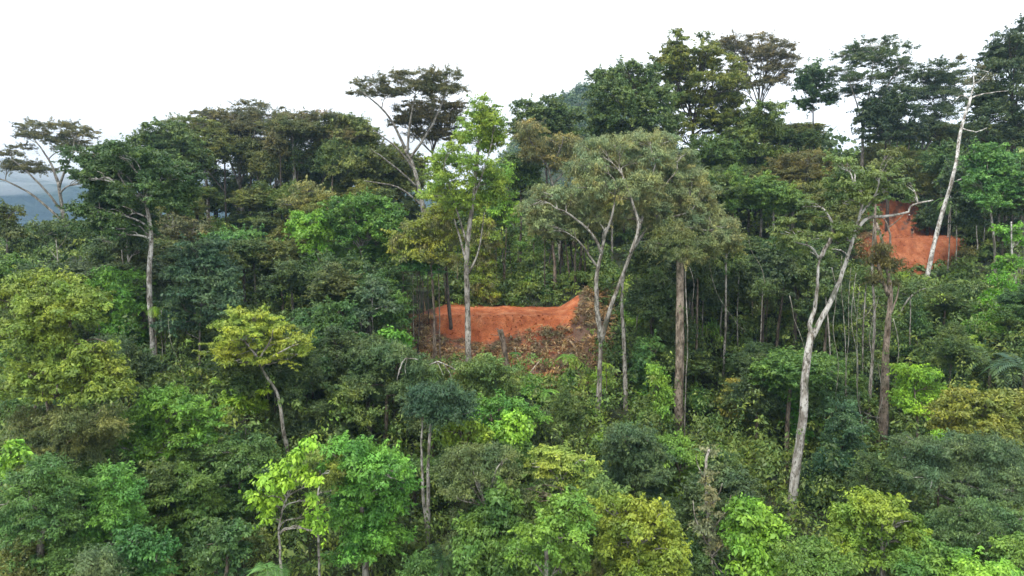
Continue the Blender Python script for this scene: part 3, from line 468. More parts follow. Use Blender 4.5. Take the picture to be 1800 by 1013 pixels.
for i, (x0, y0, x1, y1, D, r, c, lab) in enumerate([
 (766,612,758,470,69,.085,TAN,'flaky brown slender trunk, foremost of the stand left of the orange clearing'),
 (774,606,770,440,69.5,.085,TAN,'flaky reddish slender trunk just right of the foremost one, left of the orange clearing'),
 (793,580,783,440,74,.26,(.10,.085,.07),'thick dark mossy trunk at the left end of the orange clearing'),
 (754,565,752,450,75,.08,DRK,'thin dark trunk behind the foremost slender trunk left of the clearing'),
 (744,560,742,460,77,.09,DRK,'thin dark trunk in the shade left of the clearing, third from its edge'),
 (734,560,735,470,78,.08,TAN,'thin tan trunk in the shade left of the clearing, behind the dark ones'),
 (727,575,726,480,73,.07,PALE,'thin pale trunk at the left end of the shaded stand by the clearing'),
 (784,545,779,440,82,.1,DRK,'dark slender trunk just behind the thick mossy trunk'),
 (716,565,713,470,76,.06,TAN,'spindly tan trunk leftmost of the shaded stand by the clearing')]):
    tree('slender_trunk_tree', lab, D, [(x0,y0),((x0+x1)/2+rng.uniform(-2,2),(y0+y1)/2),(x1,y1)], r, [(x1,y1-6,18,12),(x1+rng.uniform(-10,10),y1-22,18,12)], 'airy', (.07,.10,.035), c, epi=False, group='slender trunks standing left of the orange clearing', dens=.8)
TRK = [(975,.3),(983,.18),(990,.3),(998,.16),(1005,.26),(1012,.2),(1019,.3),(967,.16),(1027,.2),(1034,.16),(960,.12)]
for i, (x, r) in enumerate(TRK):
    D = 83 + (i * 37 % 5) * 1.1
    tree('dark_trunk_tree', 'dark straight trunk in the tight row behind the right end of the orange clearing', D, [(x,545),(x+rng.uniform(-3,3),480),(x+rng.uniform(-4,4),430)], r, [(x+rng.uniform(-8,8),415,16,14),(x+rng.uniform(-14,14),398,20,14)], 'broad', (.035,.06,.028), DRK if i % 3 else TAN, epi=False, group='dark trunks in a tight row behind the orange clearing', dens=.8, nb=3)
for i, (x, D, r, yb, yt) in enumerate([(884,86,.1,545,400),(897,88,.07,545,430),(873,87,.09,545,430),(862,90,.07,545,440),(912,92,.07,545,450),(806,86,.1,545,440),(815,90,.07,545,450),(940,92,.07,545,430),(955,88,.09,545,430)]):
    tree('thin_stemmed_tree', 'thin brown stem among the bushes along the back edge of the orange clearing', D, [(x,yb),(x+rng.uniform(-3,3),(yb+yt)/2),(x+rng.uniform(-5,5),yt)], r, [(x,yt,18,14),(x+rng.uniform(-10,10),yt-18,16,12)], 'airy', (.06,.12,.03), TAN, group='thin stems behind the orange clearing', nb=3)
tree(B, 'narrow bright-green tree between the lime tree and the far pasture gap', 84, [(886,540),(888,460),(890,400)], .12, [(885,330,20,18),(895,355,22,18),(880,375,24,18),(900,385,18,14),(888,300,16,16)], 'airy', (.10,.21,.03), TAN, dens=1.2)
tree(B, 'round dark crown right of the lime tree, in front of the far hill', 96, [(915,450),(916,380),(915,330)], .2, [(905,290,28,18),(935,292,24,18),(915,315,34,20),(935,330,24,16)], 'broad', (.045,.085,.028), DRK)
BSH = [(965,520,84,(.05,.12,.03)),(1000,528,84.5,(.04,.09,.03)),(1030,512,88,(.05,.10,.03)),(985,500,92,(.04,.08,.03)),(1045,520,85,(.06,.11,.03)),(1060,540,82,(.05,.10,.03)),(870,518,84,(.11,.17,.04)),(895,512,86,(.06,.12,.04)),(915,505,88,(.045,.09,.04)),(935,510,86,(.09,.15,.04)),(955,522,85,(.05,.12,.03)),(905,532,83,(.12,.2,.035)),(840,528,84,(.05,.10,.035)),(880,480,94,(.05,.1,.035)),(930,478,95,(.06,.11,.05)),(908,455,100,(.08,.14,.035)),(945,460,98,(.05,.1,.03)),(862,470,98,(.05,.11,.03))]
for i, (x, y, D, c) in enumerate(BSH):
    tree('bush', 'leafy bush in the belt of bushes behind the orange clearing', D, [(x,y+26),(x,y+8)], .08, [(x-8,y,15,12),(x+9,y+2,15,12),(x,y-8,14,10),(x+2,y+12,18,12)], 'broad', c, TAN, cat='bush', group='bushes behind the orange clearing', nb=3)
tree('grey_green_giant', 'grey-green giant with a forked pale trunk right of the orange clearing', 61, [(1050,790),(1052,720),(1054,650),(1056,600)], .36,
 [(1040,262,36,18),(1085,255,36,20),(1030,295,36,20),(1070,300,45,24),(1110,290,36,22),(1040,335,40,22),(1085,345,45,24),(960,342,34,16),(995,352,34,18),(930,365,22,14),(965,378,40,18),(1010,385,34,18),(990,410,34,16),(1040,385,36,20),(950,402,24,12),(1100,385,34,22)], 'fine', (.135,.185,.105), PALE,
 [(((1056,600),(1050,545),(1048,490),(1058,440),(1066,400)),.26),(((1056,600),(1070,550),(1088,500),(1108,445)),.26),(((1058,445),(1040,410),(1005,380),(975,365)),.14),(((1108,445),(1122,400),(1110,350),(1095,310)),.17),(((1062,420),(1078,370),(1082,320)),.13),(((1050,470),(1030,440),(1012,420)),.12)], dens=.8, nb=12, extra='moss')
tree('grey_green_giant', 'grey-green wide-crowned tree on a smooth pale trunk right of the forked trunk', 63, [(1101,770),(1099,690),(1097,600),(1093,530),(1096,480),(1112,440)], .25,
 [(1130,250,30,18),(1165,248,34,18),(1150,278,40,22),(1190,285,36,20),(1215,310,36,22),(1170,320,44,24),(1130,325,36,22),(1235,345,32,20),(1195,355,42,22),(1150,365,40,22),(1255,385,34,18),(1215,392,40,20),(1175,400,36,20),(1285,400,20,14),(1270,418,28,14),(1130,240,14,10)], 'fine', (.135,.185,.105), PALE,
 [(((1112,440),(1140,400),(1170,385),(1215,372)),.17),(((1112,440),(1130,380),(1140,330),(1152,290)),.17),(((1135,360),(1165,330),(1190,300)),.11),(((1170,385),(1210,400),(1245,405)),.09)], dens=.8, nb=12, extra='moss')
tree('thick_trunked_tree', 'green-crowned tree on the thickest straight trunk, pale and rust stained', 60, [(1193,790),(1194,700),(1195,600),(1196,500),(1195,440)], .42,
 [(1195,425,36,18),(1160,435,30,18),(1230,430,34,16),(1205,450,36,14),(1175,405,30,16),(1245,448,22,12)], 'fine', (.085,.115,.045), (.29,.235,.185), dens=1.1, extra='moss', rtop=.8, mat=M_BARK)
tree('thin_liana_tree', 'very thin straight stem tight against the thickest trunk', 59.2, [(1204,800),(1205,700),(1206,600),(1207,500),(1206,440)], .06, [(1207,430,14,10)], 'fine', (.085,.115,.045), GRY, rtop=.8, nb=2)
tree('slim_white_tree', 'slim white-barked trunk alone in the dark forest right of the thickest trunk', 67, [(1271,705),(1272,640),(1275,570),(1278,480),(1280,430)], .12, [(1275,415,22,12),(1295,425,20,11),(1260,430,18,10),(1285,440,18,9)], 'fine', (.10,.13,.05), PALE, rtop=.7)
tree('slender_trunk_tree', 'brown curving trunk leaning right in the dark forest behind the white forked tree', 70, [(1358,700),(1362,640),(1368,570),(1378,510),(1386,460)], .2, [(1380,430,34,18),(1405,440,26,16),(1360,445,26,16)], 'broad', (.04,.085,.032), TAN)
tree('slender_trunk_tree', 'thin dark trunk just left of the brown curving trunk', 72, [(1350,680),(1348,600),(1349,520)], .1, [(1345,500,28,16),(1360,480,24,16)], 'broad', (.035,.07,.028), TAN)
tree('slender_trunk_tree', 'faint slim trunk in the dark forest between the thickest trunk and the slim white one', 74, [(1218,640),(1217,560),(1218,480)], .07, [(1218,470,20,12),(1228,485,18,12)], 'broad', (.045,.085,.03), GRY)
tree('slender_trunk_tree', 'faint slim trunk in the dark forest right of the slim white one', 75, [(1322,640),(1323,580),(1322,500)], .08, [(1318,490,24,14),(1334,475,24,14)], 'broad', (.035,.075,.035), TAN)
tree('forked_white_tree', 'tall white tree forking in two, its foot low right of centre, leaves sparse and layered', 46, [(1388,955),(1392,880),(1402,800),(1410,720),(1413,660),(1428,585)], .36,
 [(1410,362,26,8),(1440,378,24,8),(1385,410,34,10),(1420,420,36,9),(1390,440,28,9),(1500,300,36,9),(1470,285,28,9),(1540,312,34,9),(1490,330,40,9),(1560,335,34,9),(1530,350,30,8),(1600,352,24,8),(1480,355,26,8),(1590,318,20,7),(1480,420,24,8),(1500,402,22,7),(1465,395,18,7)], 'tier', (.075,.12,.038), WHT,
 [(((1427,596),(1424,570),(1432,540),(1437,505),(1438,480),(1440,455)),.18),(((1426,596),(1448,552),(1472,505),(1490,450),(1505,405),(1510,380)),.2),(((1440,455),(1462,415),(1462,392),(1448,368)),.15),(((1505,405),(1525,385),(1560,380),(1592,375),(1606,360),(1640,352)),.12),(((1510,385),(1515,350),(1500,320)),.1),(((1440,455),(1425,435),(1395,425)),.1),(((1510,380),(1535,350),(1545,325)),.08),(((1490,450),(1478,440),(1462,438)),.06)], dens=.62, nb=7, rtop=.62, depth=.5)
tree('mossy_trunk_tree', 'old brown mossy trunk wrapped in climbers right of the white forked tree', 57, [(1545,815),(1552,740),(1557,660),(1560,580),(1562,520),(1556,470),(1548,430),(1552,392)], .44,
 [(1545,462,20,12),(1575,468,16,9),(1550,440,20,10),(1535,495,12,16),(1570,498,10,12)], 'moss', (.07,.075,.03), (.24,.19,.15),
 [(((1562,520),(1545,470),(1538,400),(1540,330)),.18),(((1556,470),(1565,430),(1562,400),(1550,380)),.12),(((1562,400),(1575,390),(1588,378)),.07),(((1560,560),(1575,530),(1580,500)),.1)], dens=1.6, rtop=.22, mat=M_BARKM)
tree('slender_trunk_tree', 'grey limbless trunk close behind the old mossy trunk', 60, [(1530,640),(1538,560),(1535,470),(1538,390),(1545,330)], .15, [(1545,300,26,12),(1575,292,26,12),(1520,310,22,11),(1560,275,22,10)], 'airy', (.075,.11,.04), PALE, dens=.9)
# ------------------------------------------------------------ right slope
tree(B, 'fresh green tree on a pale leaning trunk, left of the bright right-edge clumps', 78, [(1752,625),(1758,560),(1752,500),(1745,430),(1740,370)], .22,
 [(1740,262,26,13),(1765,282,30,15),(1722,285,28,15),(1748,305,36,18),(1780,310,26,18),(1725,325,32,18),(1760,340,34,18),(1740,360,26,12)], 'broad', (.055,.14,.035), PALE)
tree(B, 'bright green clumps strung along a white stem near the right edge', 72, [(1785,560),(1780,500),(1778,440),(1776,390)], .14, [(1775,405,22,11),(1790,425,18,10),(1768,455,16,9),(1785,465,16,10),(1775,480,16,8)], 'broad', (.085,.21,.03), WHT)
tree('shrub', 'bright green round bush right of the bare white leaning tree', 70, [(1765,600),(1765,570)], .12, [(1760,500,22,14),(1785,520,26,16),(1750,525,26,14),(1730,540,26,14),(1775,550,28,14),(1795,545,20,16)], 'soft', (.09,.24,.025), TAN, cat='bush')
tree('shrub', 'low bright bush below the bright green round bush', 66, [(1730,620),(1730,590)], .1, [(1735,560,22,12),(1718,575,22,12),(1745,582,24,12)], 'soft', (.085,.2,.03), TAN, cat='bush')
tree(B, 'deep green shaded tree at the right edge, below the upper right corner', 88, [(1760,480),(1762,420),(1765,380)], .25, [(1785,370,30,22),(1710,390,26,22),(1800,420,26,30),(1700,350,30,24),(1690,310,30,24)], 'broad', (.03,.06,.028), DRK)
for x, yb, yt, D, r, lab in [(1682,460,320,98,.1,'slim white trunk in the dark wood right of the red hillside clearing'),(1718,450,350,100,.1,'slim white trunk, left of a pair in the dark wood near the right edge'),(1727,450,350,101,.09,'slim grey trunk, right of a pair in the dark wood near the right edge'),(1667,400,290,108,.09,'slim grey stem above the back of the red hillside clearing'),(1652,400,300,112,.09,'thin straight stem behind the red clearing, beside the dark round tree')]:
    tree('slender_trunk_tree', lab, D, [(x,yb),(x+1,(yb+yt)/2),(x-1,yt)], r, [(x-10,yt-4,22,14),(x+12,yt-8,22,14),(x,yt-22,22,14)], 'broad', (.045,.09,.032), WHT, nb=4)
tree('round_dark_tree', 'dark round tree standing on the back edge of the red hillside clearing', 112, [(1632,412),(1632,396)], .35, [(1632,375,22,16),(1620,388,16,14),(1646,386,16,14),(1632,395,22,10),(1634,360,16,10)], 'broad', (.028,.055,.024), DRK)
tree(B, 'olive tree overhanging the top of the red hillside clearing', 116, [(1660,375),(1660,345),(1658,320)], .2, [(1650,300,30,16),(1680,295,26,16),(1640,325,30,16),(1670,330,30,16),(1620,340,26,14),(1700,330,24,18)], 'airy', (.085,.11,.032), TAN, dens=1.2)
tree(B, 'yellow-olive tree left of the top of the red hillside clearing', 122, [(1560,370),(1558,340),(1556,310)], .2, [(1545,265,26,14),(1575,272,26,14),(1600,295,24,14),(1530,295,26,16),(1565,310,34,16),(1590,335,26,12)], 'airy', (.085,.11,.03), TAN, dens=1.2)
tree(B, 'green tree on the skyline shoulder between the ridge tree and the sky gap', 108, [(1330,420),(1330,340),(1328,280)], .3, [(1320,215,34,18),(1350,200,30,18),(1300,245,36,20),(1345,235,36,20),(1315,275,44,22),(1360,275,30,20),(1330,305,40,20)], 'broad', (.055,.09,.028), DRK)
tree(B, 'dark green mass right below the olive tiered tree', 106, [(1255,430),(1256,350),(1258,300)], .3, [(1240,262,40,20),(1280,270,34,20),(1225,295,36,20),(1265,305,44,22),(1300,310,30,20),(1290,340,36,20)], 'broad', (.045,.085,.026), DRK)
tree('shrub', 'yellow-green bush at the lower left corner of the red hillside clearing', 92, [(1585,540),(1585,520)], .1, [(1575,490,22,11),(1600,498,26,11),(1585,512,30,12),(1610,515,20,10)], 'soft', (.12,.2,.03), TAN, cat='bush')
tree('shrub', 'green conical bush at the lower right corner of the red hillside clearing', 93, [(1692,520),(1692,500)], .1, [(1690,482,12,9),(1688,495,17,10),(1694,508,20,11)], 'soft', (.075,.15,.03), TAN, cat='bush')
tree('shrub', 'brown-green scrub spilling over the right side of the red clearing', 100, [(1715,490),(1715,475)], .1, [(1705,450,26,12),(1728,465,26,14),(1740,480,26,14),(1715,475,26,10)], 'airy', (.075,.085,.035), TAN, cat='bush')
tree(B, 'dense mid-green tree under the bare white leaning tree', 74, [(1650,640),(1652,600),(1652,570)], .2, [(1635,545,30,15),(1665,540,28,15),(1620,570,30,16),(1655,570,36,18),(1690,560,30,16),(1640,595,40,18),(1680,590,34,18)], 'broad', (.055,.12,.03), TAN)
tree(B, 'shadowed blue-green tree below the dense mid-green tree', 64, [(1680,700),(1682,660),(1684,630)], .2, [(1665,625,36,18),(1700,620,36,20),(1640,650,30,18),(1690,655,44,22)], 'broad', (.035,.075,.045), TAN)
tree('lime_tree', 'bright lime drooping tree left of the olive-yellow canopy', 52, [(1610,790),(1608,730),(1606,680)], .12, [(1600,650,26,12),(1628,662,26,12),(1600,675,26,14),(1645,682,18,11),(1590,700,22,14),(1625,700,24,13),(1650,700,14,14),(1605,722,24,12)], 'airy', (.14,.28,.03), TAN, dens=1.5)
tree(B, 'olive-yellow canopy along the right edge, halfway down', 44, [(1730,880),(1730,800),(1728,750)], .25, [(1690,698,34,13),(1730,702,38,14),(1775,700,32,14),(1665,722,36,16),(1710,725,44,18),(1765,728,44,18),(1800,720,30,20),(1680,752,40,18),(1735,755,50,20),(1790,762,34,20)], 'broad', (.12,.15,.03), GRY)
tree('shrub', 'small lime bush in front of the olive-yellow canopy', 41, [(1655,830),(1655,800)], .08, [(1650,770,14,16),(1665,790,16,14),(1650,800,14,12)], 'airy', (.13,.28,.03), TAN, cat='bush', dens=1.5)
tree('fine_leaved_tree', 'wide grey-green tree with bare white branches, lower right', 38, [(1700,960),(1695,900),(1690,850)], .26,
 [(1600,782,40,16),(1650,790,40,16),(1700,780,40,16),(1750,790,40,18),(1790,810,30,20),(1620,812,50,18),(1680,818,50,20),(1740,828,50,22),(1640,845,50,20),(1700,855,50,22),(1765,865,45,24),(1600,850,34,18),(1795,855,24,22)], 'fine', (.055,.10,.05), WHT,
 [(((1690,850),(1660,812),(1640,800),(1620,785)),.1),(((1692,860),(1720,830),(1755,815)),.1),(((1694,880),(1655,850),(1632,862)),.07)], dens=1.15, nb=9)
tree('fine_leaved_tree', 'grey-green tree below the wide one, in the lower right with pale twigs', 34, [(1740,1060),(1738,980),(1735,930)], .22, [(1700,900,44,20),(1750,905,44,20),(1790,915,34,22),(1670,915,36,18),(1720,935,50,22),(1775,945,45,24),(1690,945,40,20)], 'fine', (.06,.115,.045), PALE, dens=1.2, nb=8)
tree(B, 'domed yellow-green tree near the bottom, right of the white forked trunk foot', 34, [(1550,1060),(1550,990),(1550,950)], .24,
 [(1530,878,34,14),(1570,888,30,14),(1500,900,34,16),(1545,908,44,18),(1590,915,34,16),(1510,935,44,20),(1565,942,48,20),(1610,945,30,18),(1530,972,50,22),(1590,978,46,22),(1480,960,30,20)], 'broad', (.12,.2,.03), GRY)
tree('vine_covered_tree', 'dark tree smothered in hanging vines right of the white forked trunk', 48, [(1490,950),(1488,880),(1486,800)], .25,
 [(1482,725,26,16),(1488,750,30,18),(1478,780,34,20),(1500,800,36,22),(1470,820,34,24),(1495,845,42,24),(1460,860,36,24),(1520,870,34,22),(1480,890,44,22),(1440,880,30,22),(1425,845,26,24)], 'soft', (.035,.085,.045), TAN, dens=1.1)
tree('vine_covered_tree', 'bright green climber column behind the white forked trunk', 56, [(1402,800),(1403,740),(1404,690)], .14, [(1398,658,20,12),(1408,680,24,14),(1396,700,24,14),(1415,715,20,14),(1400,735,24,14),(1405,760,22,14)], 'broad', (.07,.20,.03), TAN)
tree(B, 'small olive-yellow layered tree below the slim white trunk', 60, [(1295,790),(1295,740),(1294,700)], .08, [(1292,672,18,6),(1300,688,24,7),(1285,702,24,7),(1305,716,26,7),(1290,732,24,7)], 'tier', (.13,.14,.03), TAN)
tree('shrub', 'bright drooping leafy bush between the two grey-green trees and the thickest trunk', 58, [(1160,780),(1160,730)], .1, [(1150,650,14,12),(1160,670,18,14),(1168,695,16,14),(1160,720,18,14),(1174,740,12,12)], 'airy', (.11,.22,.03), TAN, cat='bush', dens=1.6)
tree(B, 'deep green tree between the smooth pale trunk and the thickest trunk', 64, [(1140,770),(1140,700),(1140,650)], .12, [(1130,640,24,18),(1145,610,24,18),(1125,670,26,18),(1150,690,26,18),(1130,710,28,18)], 'broad', (.05,.12,.035), TAN)
# ------------------------------------------------------------ lower middle
tree('blue_green_tree', 'hazy blue-green tree with broken white branches, below the left of the clearing', 52, [(680,780),(680,720),(680,680)], .22,
 [(640,622,34,14),(675,620,34,15),(710,628,34,15),(650,648,44,18),(700,655,44,18),(740,650,30,16),(665,680,48,20),(715,690,40,20),(630,680,30,18)], 'fine', (.065,.115,.05), TAN, dens=1.35)
tree('blue_green_tree', 'dark blue-green tree on two white birch-like trunks in the lower middle', 42, [(752,945),(753,880),(754,800),(757,735)], .17,
 [(745,692,34,13),(785,690,34,13),(815,702,26,12),(760,712,45,15),(800,722,36,14),(735,725,26,12),(775,738,34,11)], 'fine', (.035,.078,.045), WHT, [(((750,940),(744,870),(741,800),(742,740)),.13)], dens=1.5, mat=M_BARKM)
tree(B, 'olive-green tree in front of the dry brush, right of the birch-like trunks', 52, [(855,780),(855,720),(856,690)], .2, [(820,650,34,16),(855,640,30,16),(885,655,30,16),(835,675,40,18),(880,685,36,18),(850,705,44,18)], 'airy', (.075,.13,.04), TAN, dens=1.45)
tree('shrub', 'lime-tipped bush right of the birch-like trunks', 44, [(900,830),(900,780)], .1, [(900,735,26,12),(920,752,20,12),(885,755,24,13),(905,775,30,13)], 'big', (.13,.27,.03), TAN, cat='bush', dens=2)
tree('shrub', 'yellow-green bush just left of the lime-tipped bush', 43, [(820,840),(820,780)], .1, [(800,745,22,12),(780,760,22,14),(830,750,20,12),(810,775,30,13),(850,770,24,12)], 'big', (.13,.22,.03), TAN, cat='bush', dens=2)
tree(B, 'leafy green tree behind the lime-tipped bush', 47, [(860,830),(862,770),(865,740)], .15, [(860,718,34,15),(895,712,26,14),(840,730,26,14),(930,735,30,16),(875,745,36,15)], 'broad', (.06,.16,.03), TAN)
tree(B, 'olive-brown leafy sapling cluster below the hanging white branches', 49, [(600,790),(602,730),(605,700)], .12, [(590,690,26,13),(620,700,28,14),(580,715,26,14),(610,730,34,15),(640,735,26,15)], 'broad', (.07,.115,.03), TAN)
tree(B, 'shaded feathery tree left of the bright green tree', 48.5, [(530,840),(530,780),(530,740)], .14, [(520,730,34,18),(555,725,34,18),(500,755,30,18),(540,760,40,18),(580,755,30,16)], 'fine', (.05,.085,.035), TAN, dens=1.5)
tree(B, 'brilliant green tree, brightest and largest of the lower middle', 35, [(640,1060),(638,980),(636,920),(634,870)], .26,
 [(595,785,32,13),(630,788,34,14),(665,800,34,14),(700,808,26,14),(590,815,34,16),(635,820,44,18),(685,832,40,18),(620,850,44,18),(665,865,46,20),(710,855,24,16),(615,885,40,18),(660,900,46,20),(690,885,30,18),(640,930,46,20),(605,915,30,18),(655,960,46,22),(690,945,30,20),(620,975,40,22)], 'broad', (.07,.19,.035), PALE, dens=1.05)
tree('large_leaved_tree', 'lime large-leaved tree on thin bare twigs left of the brilliant green tree', 32, [(495,1060),(492,980),(490,930),(500,880)], .1,
 [(535,785,20,12),(520,808,20,12),(495,825,22,14),(530,835,18,12),(470,850,22,14),(450,872,20,12),(500,858,22,12),(475,885,22,14),(545,880,16,12),(555,905,16,12),(535,925,16,12),(470,915,14,12),(560,935,14,12),(555,850,16,12)], 'big', (.14,.28,.03), PALE, dens=1.5, nb=3)
tree('fine_leaved_tree', 'pale twiggy tree leaning over the top of the lime large-leaved tree', 34, [(560,900),(562,850),(560,815)], .08, [(570,800,26,7),(540,812,24,7),(590,830,26,8),(555,842,28,8),(585,860,24,8)], 'fine', (.13,.19,.045), WHT, dens=1.0, nb=14)
tree('fine_leaved_tree', 'grey-green feathery tree right of the birch-like trunks, near the bottom', 36, [(860,1040),(858,950),(856,900)], .2,
 [(810,800,36,16),(850,795,34,15),(885,805,30,15),(790,830,30,18),(835,830,44,18),(880,840,40,18),(850,870,48,20),(800,870,30,20),(900,880,34,20),(840,910,44,22),(880,925,44,22),(820,955,44,24)], 'fine', (.075,.115,.048), PALE, dens=1.3, nb=8)
tree('flat_crowned_tree', 'pale yellow-green tree with bare white forks showing, bottom centre', 39, [(985,940),(986,890),(985,850)], .12,
 [(960,790,28,8),(990,798,30,9),(1020,810,28,9),(945,812,28,9),(985,820,34,10),(1030,832,26,9),(960,840,30,9),(1000,848,28,9)], 'tier', (.15,.22,.045), WHT, [(((985,850),(965,825),(935,820)),.07),(((985,850),(1000,825),(1015,812)),.07),(((986,860),(985,820),(978,800)),.06)], nb=9, dens=.95)
tree('blue_green_tree', 'blue-green bushy tree between the pale yellow-green tree and the thickest trunk foot', 44, [(1115,930),(1115,870),(1115,820)], .2,
 [(1095,765,34,16),(1130,768,30,16),(1080,792,32,18),(1120,795,44,20),(1160,800,30,18),(1100,825,44,20),(1145,830,40,20),(1125,860,48,20),(1085,855,30,18)], 'fine', (.05,.095,.048), TAN, dens=1.6)
tree(B, 'fresh green tree at the foot of the thickest trunk', 45, [(1195,930),(1195,870),(1194,830)], .16, [(1175,780,26,13),(1200,785,26,13),(1185,805,36,16),(1215,812,26,15),(1195,835,38,16),(1200,860,34,16)], 'broad', (.085,.17,.03), TAN)
tree(B, 'rich green tree at the bottom edge, left of centre of the bottom canopy', 31, [(960,1060),(960,1000),(960,960)], .2, [(1000,885,34,15),(970,905,30,15),(1020,910,34,16),(940,940,34,18),(990,940,44,20),(960,975,50,22),(910,975,34,20),(1010,985,40,20)], 'broad', (.085,.18,.03), GRY)
tree(B, 'yellow-green tree of the bottom canopy, left of the grey dead tangle', 32.5, [(1120,1060),(1120,1000),(1120,960)], .2, [(1080,888,34,14),(1120,895,34,15),(1155,905,30,15),(1065,915,34,17),(1110,925,44,18),(1160,935,36,18),(1080,955,48,20),(1130,965,48,20),(1180,970,36,20),(1100,1000,60,20),(1170,1005,44,20)], 'broad', (.13,.195,.03), GRY)
tree(B, 'shaded green tree between the pale yellow-green tree and the bottom canopy', 37, [(1060,1000),(1060,930),(1060,890)], .15, [(1040,855,34,15),(1070,862,34,15),(920,870,26,15),(950,880,30,15),(1045,880,40,16)], 'broad', (.07,.13,.035), TAN)
tree('dead_vine_tree', 'grey dead tree wrapped in a tangle of bare vines near the bottom', 35, [(1250,1060),(1247,960),(1243,880),(1240,820),(1246,790)], .14,
 [(1245,800,14,14),(1240,850,22,24),(1250,900,26,24),(1235,940,28,24),(1260,970,28,24)], 'sparse', (.13,.14,.08), (.34,.31,.27),
 [(((1247,960),(1225,920),(1218,880)),.05),(((1244,900),(1262,870),(1270,850)),.05),(((1242,850),(1228,820),(1222,800)),.04),(((1247,940),(1275,900),(1285,870)),.05),(((1248,980),(1280,950),(1300,940)),.05),(((1247,960),(1262,1000),(1290,1010)),.05)], dens=.8, nb=26)
tree(B, 'vivid green broad-leaved tree between the grey dead tangle and the white trunk foot', 34, [(1325,1060),(1325,1000),(1325,960)], .18, [(1300,885,20,11),(1325,890,24,12),(1310,908,30,14),(1345,912,26,13),(1290,925,24,14),(1330,935,40,17),(1370,935,22,14),(1310,960,40,18),(1355,965,36,18),(1330,990,50,20)], 'big', (.10,.22,.03), TAN, dens=2.2)
tree(B, 'mid-green tree at the bottom edge below the white trunk foot', 31, [(1430,1070),(1430,1010)], .16, [(1410,965,34,16),(1445,972,34,16),(1390,990,40,20),(1440,1000,50,20),(1480,1000,40,20)], 'broad', (.075,.15,.03), TAN)
tree(B, 'green tree at the bottom edge, under the domed yellow-green tree', 30, [(1640,1080),(1640,1020)], .16, [(1620,985,36,18),(1660,978,36,18),(1640,1010,50,20),(1600,1010,40,18)], 'broad', (.07,.155,.032), TAN)
tree('fan_leaved_tree', 'bright lime crown just showing at the bottom edge, lower right corner', 28.5, [(1725,1090),(1725,1030)], .14, [(1700,1003,30,10),(1735,1000,36,10),(1765,1008,26,10),(1720,1020,50,14)], 'tier', (.11,.25,.04), TAN)
tree(B, 'green crown in the bottom right corner of the photo', 31, [(1790,1080),(1790,1020)], .16, [(1775,965,28,15),(1800,955,26,16),(1790,985,34,18)], 'broad', (.09,.17,.035), TAN)
tree('fine_leaved_tree', 'silvery grey-green shrubby tree at the bottom, left of the dense tree with bright tips', 29.5, [(170,1070),(170,1020)], .12, [(160,985,34,15),(190,990,30,15),(175,1005,50,18)], 'fine', (.085,.14,.075), TAN, dens=1.4)
tree(B, 'dark leafy tree left of the lime clumps at the bottom', 33, [(400,1050),(400,990),(400,950)], .16, [(385,935,34,18),(420,940,34,18),(370,965,36,20),(410,975,44,22),(380,1000,44,22)], 'broad', (.045,.10,.035), TAN)
# ------------------------------------------------------------ palms and big-leaved plants
palm('palm_tree', 'large dark palm with long fronds near the right edge, below the green leaning tree', 1740, 640, 58, 700, 12, 4.0, (.035,.07,.035), TAN, .14, .7, 1.0, 1.0)
palm('palm_tree', 'dark palm with long fronds to the right of the large dark palm', 1800, 650, 56, 700, 10, 3.6, (.03,.07,.04), TAN, .14, .7, 1.0, 1.0)
palm('palm_tree', 'green palm under the bare arching branch, below the red hillside clearing', 1650, 540, 72, 590, 10, 3.4, (.06,.13,.05), TAN, .1, .6, 1.0, .8)
palm('palm_tree', 'slim palm with drooping fronds right of the bare white leaning tree', 1672, 350, 96, 470, 9, 3.2, (.07,.15,.045), PALE, .09, .3, 1.0, .7)
palm('palm_tree', 'palm with arching fronds at the bottom, right of the birch-like trunks foot', 775, 985, 37, 1050, 9, 1.9, (.045,.11,.045), TAN, .08, .7, 1.0, .5)
palm('large_leaved_plant', 'big-leaved light green plant at the bottom, under the lime clumps', 470, 1000, 27, 1060, 6, 1.0, (.07,.16,.045), TAN, .05, .5, .8, .75, 'plant')
palm('tree_fern', 'lime tree fern on the brushy bank below the orange clearing', 998, 628, 66, 660, 9, 1.7, (.12,.24,.03), TAN, .06, .5, .9, .5, 'tree fern')
palm('tree_fern', 'mid-green tree fern left below the forked pale trunk', 960, 690, 60, 740, 9, 1.8, (.09,.2,.04), TAN, .06, .5, .9, .5, 'tree fern')
palm('tree_fern', 'small fern by the dry brush, just right of the broken leaning stump', 905, 622, 68, 640, 7, .9, (.05,.13,.03), TAN, .04, .5, .9, .4, 'tree fern')
palm('tree_fern', 'fern at the right foot of the forked pale trunk', 1065, 640, 62, 700, 7, 1.0, (.15,.26,.03), TAN, .04, .5, .9, .4, 'tree fern')
palm('climbing_plant', 'yellow-green climbing plant wrapped low round the straight pale trunk', 270, 655, 61.6, 700, 9, 1.3, (.14,.26,.03), TAN, .05, .2, 1.2, .7, 'climbing plant')
palm('climbing_plant', 'upper tuft of leaves clinging to the straight pale trunk', 270, 540, 61.6, 700, 6, .9, (.15,.27,.03), TAN, .04, .2, 1.0, .6, 'climbing plant')
palm('palm_tree', 'palm tuft in the dark right of the thickest trunk foot', 1240, 800, 50, 850, 9, 2.0, (.04,.09,.045), TAN, .06, .6, 1.0, .5)
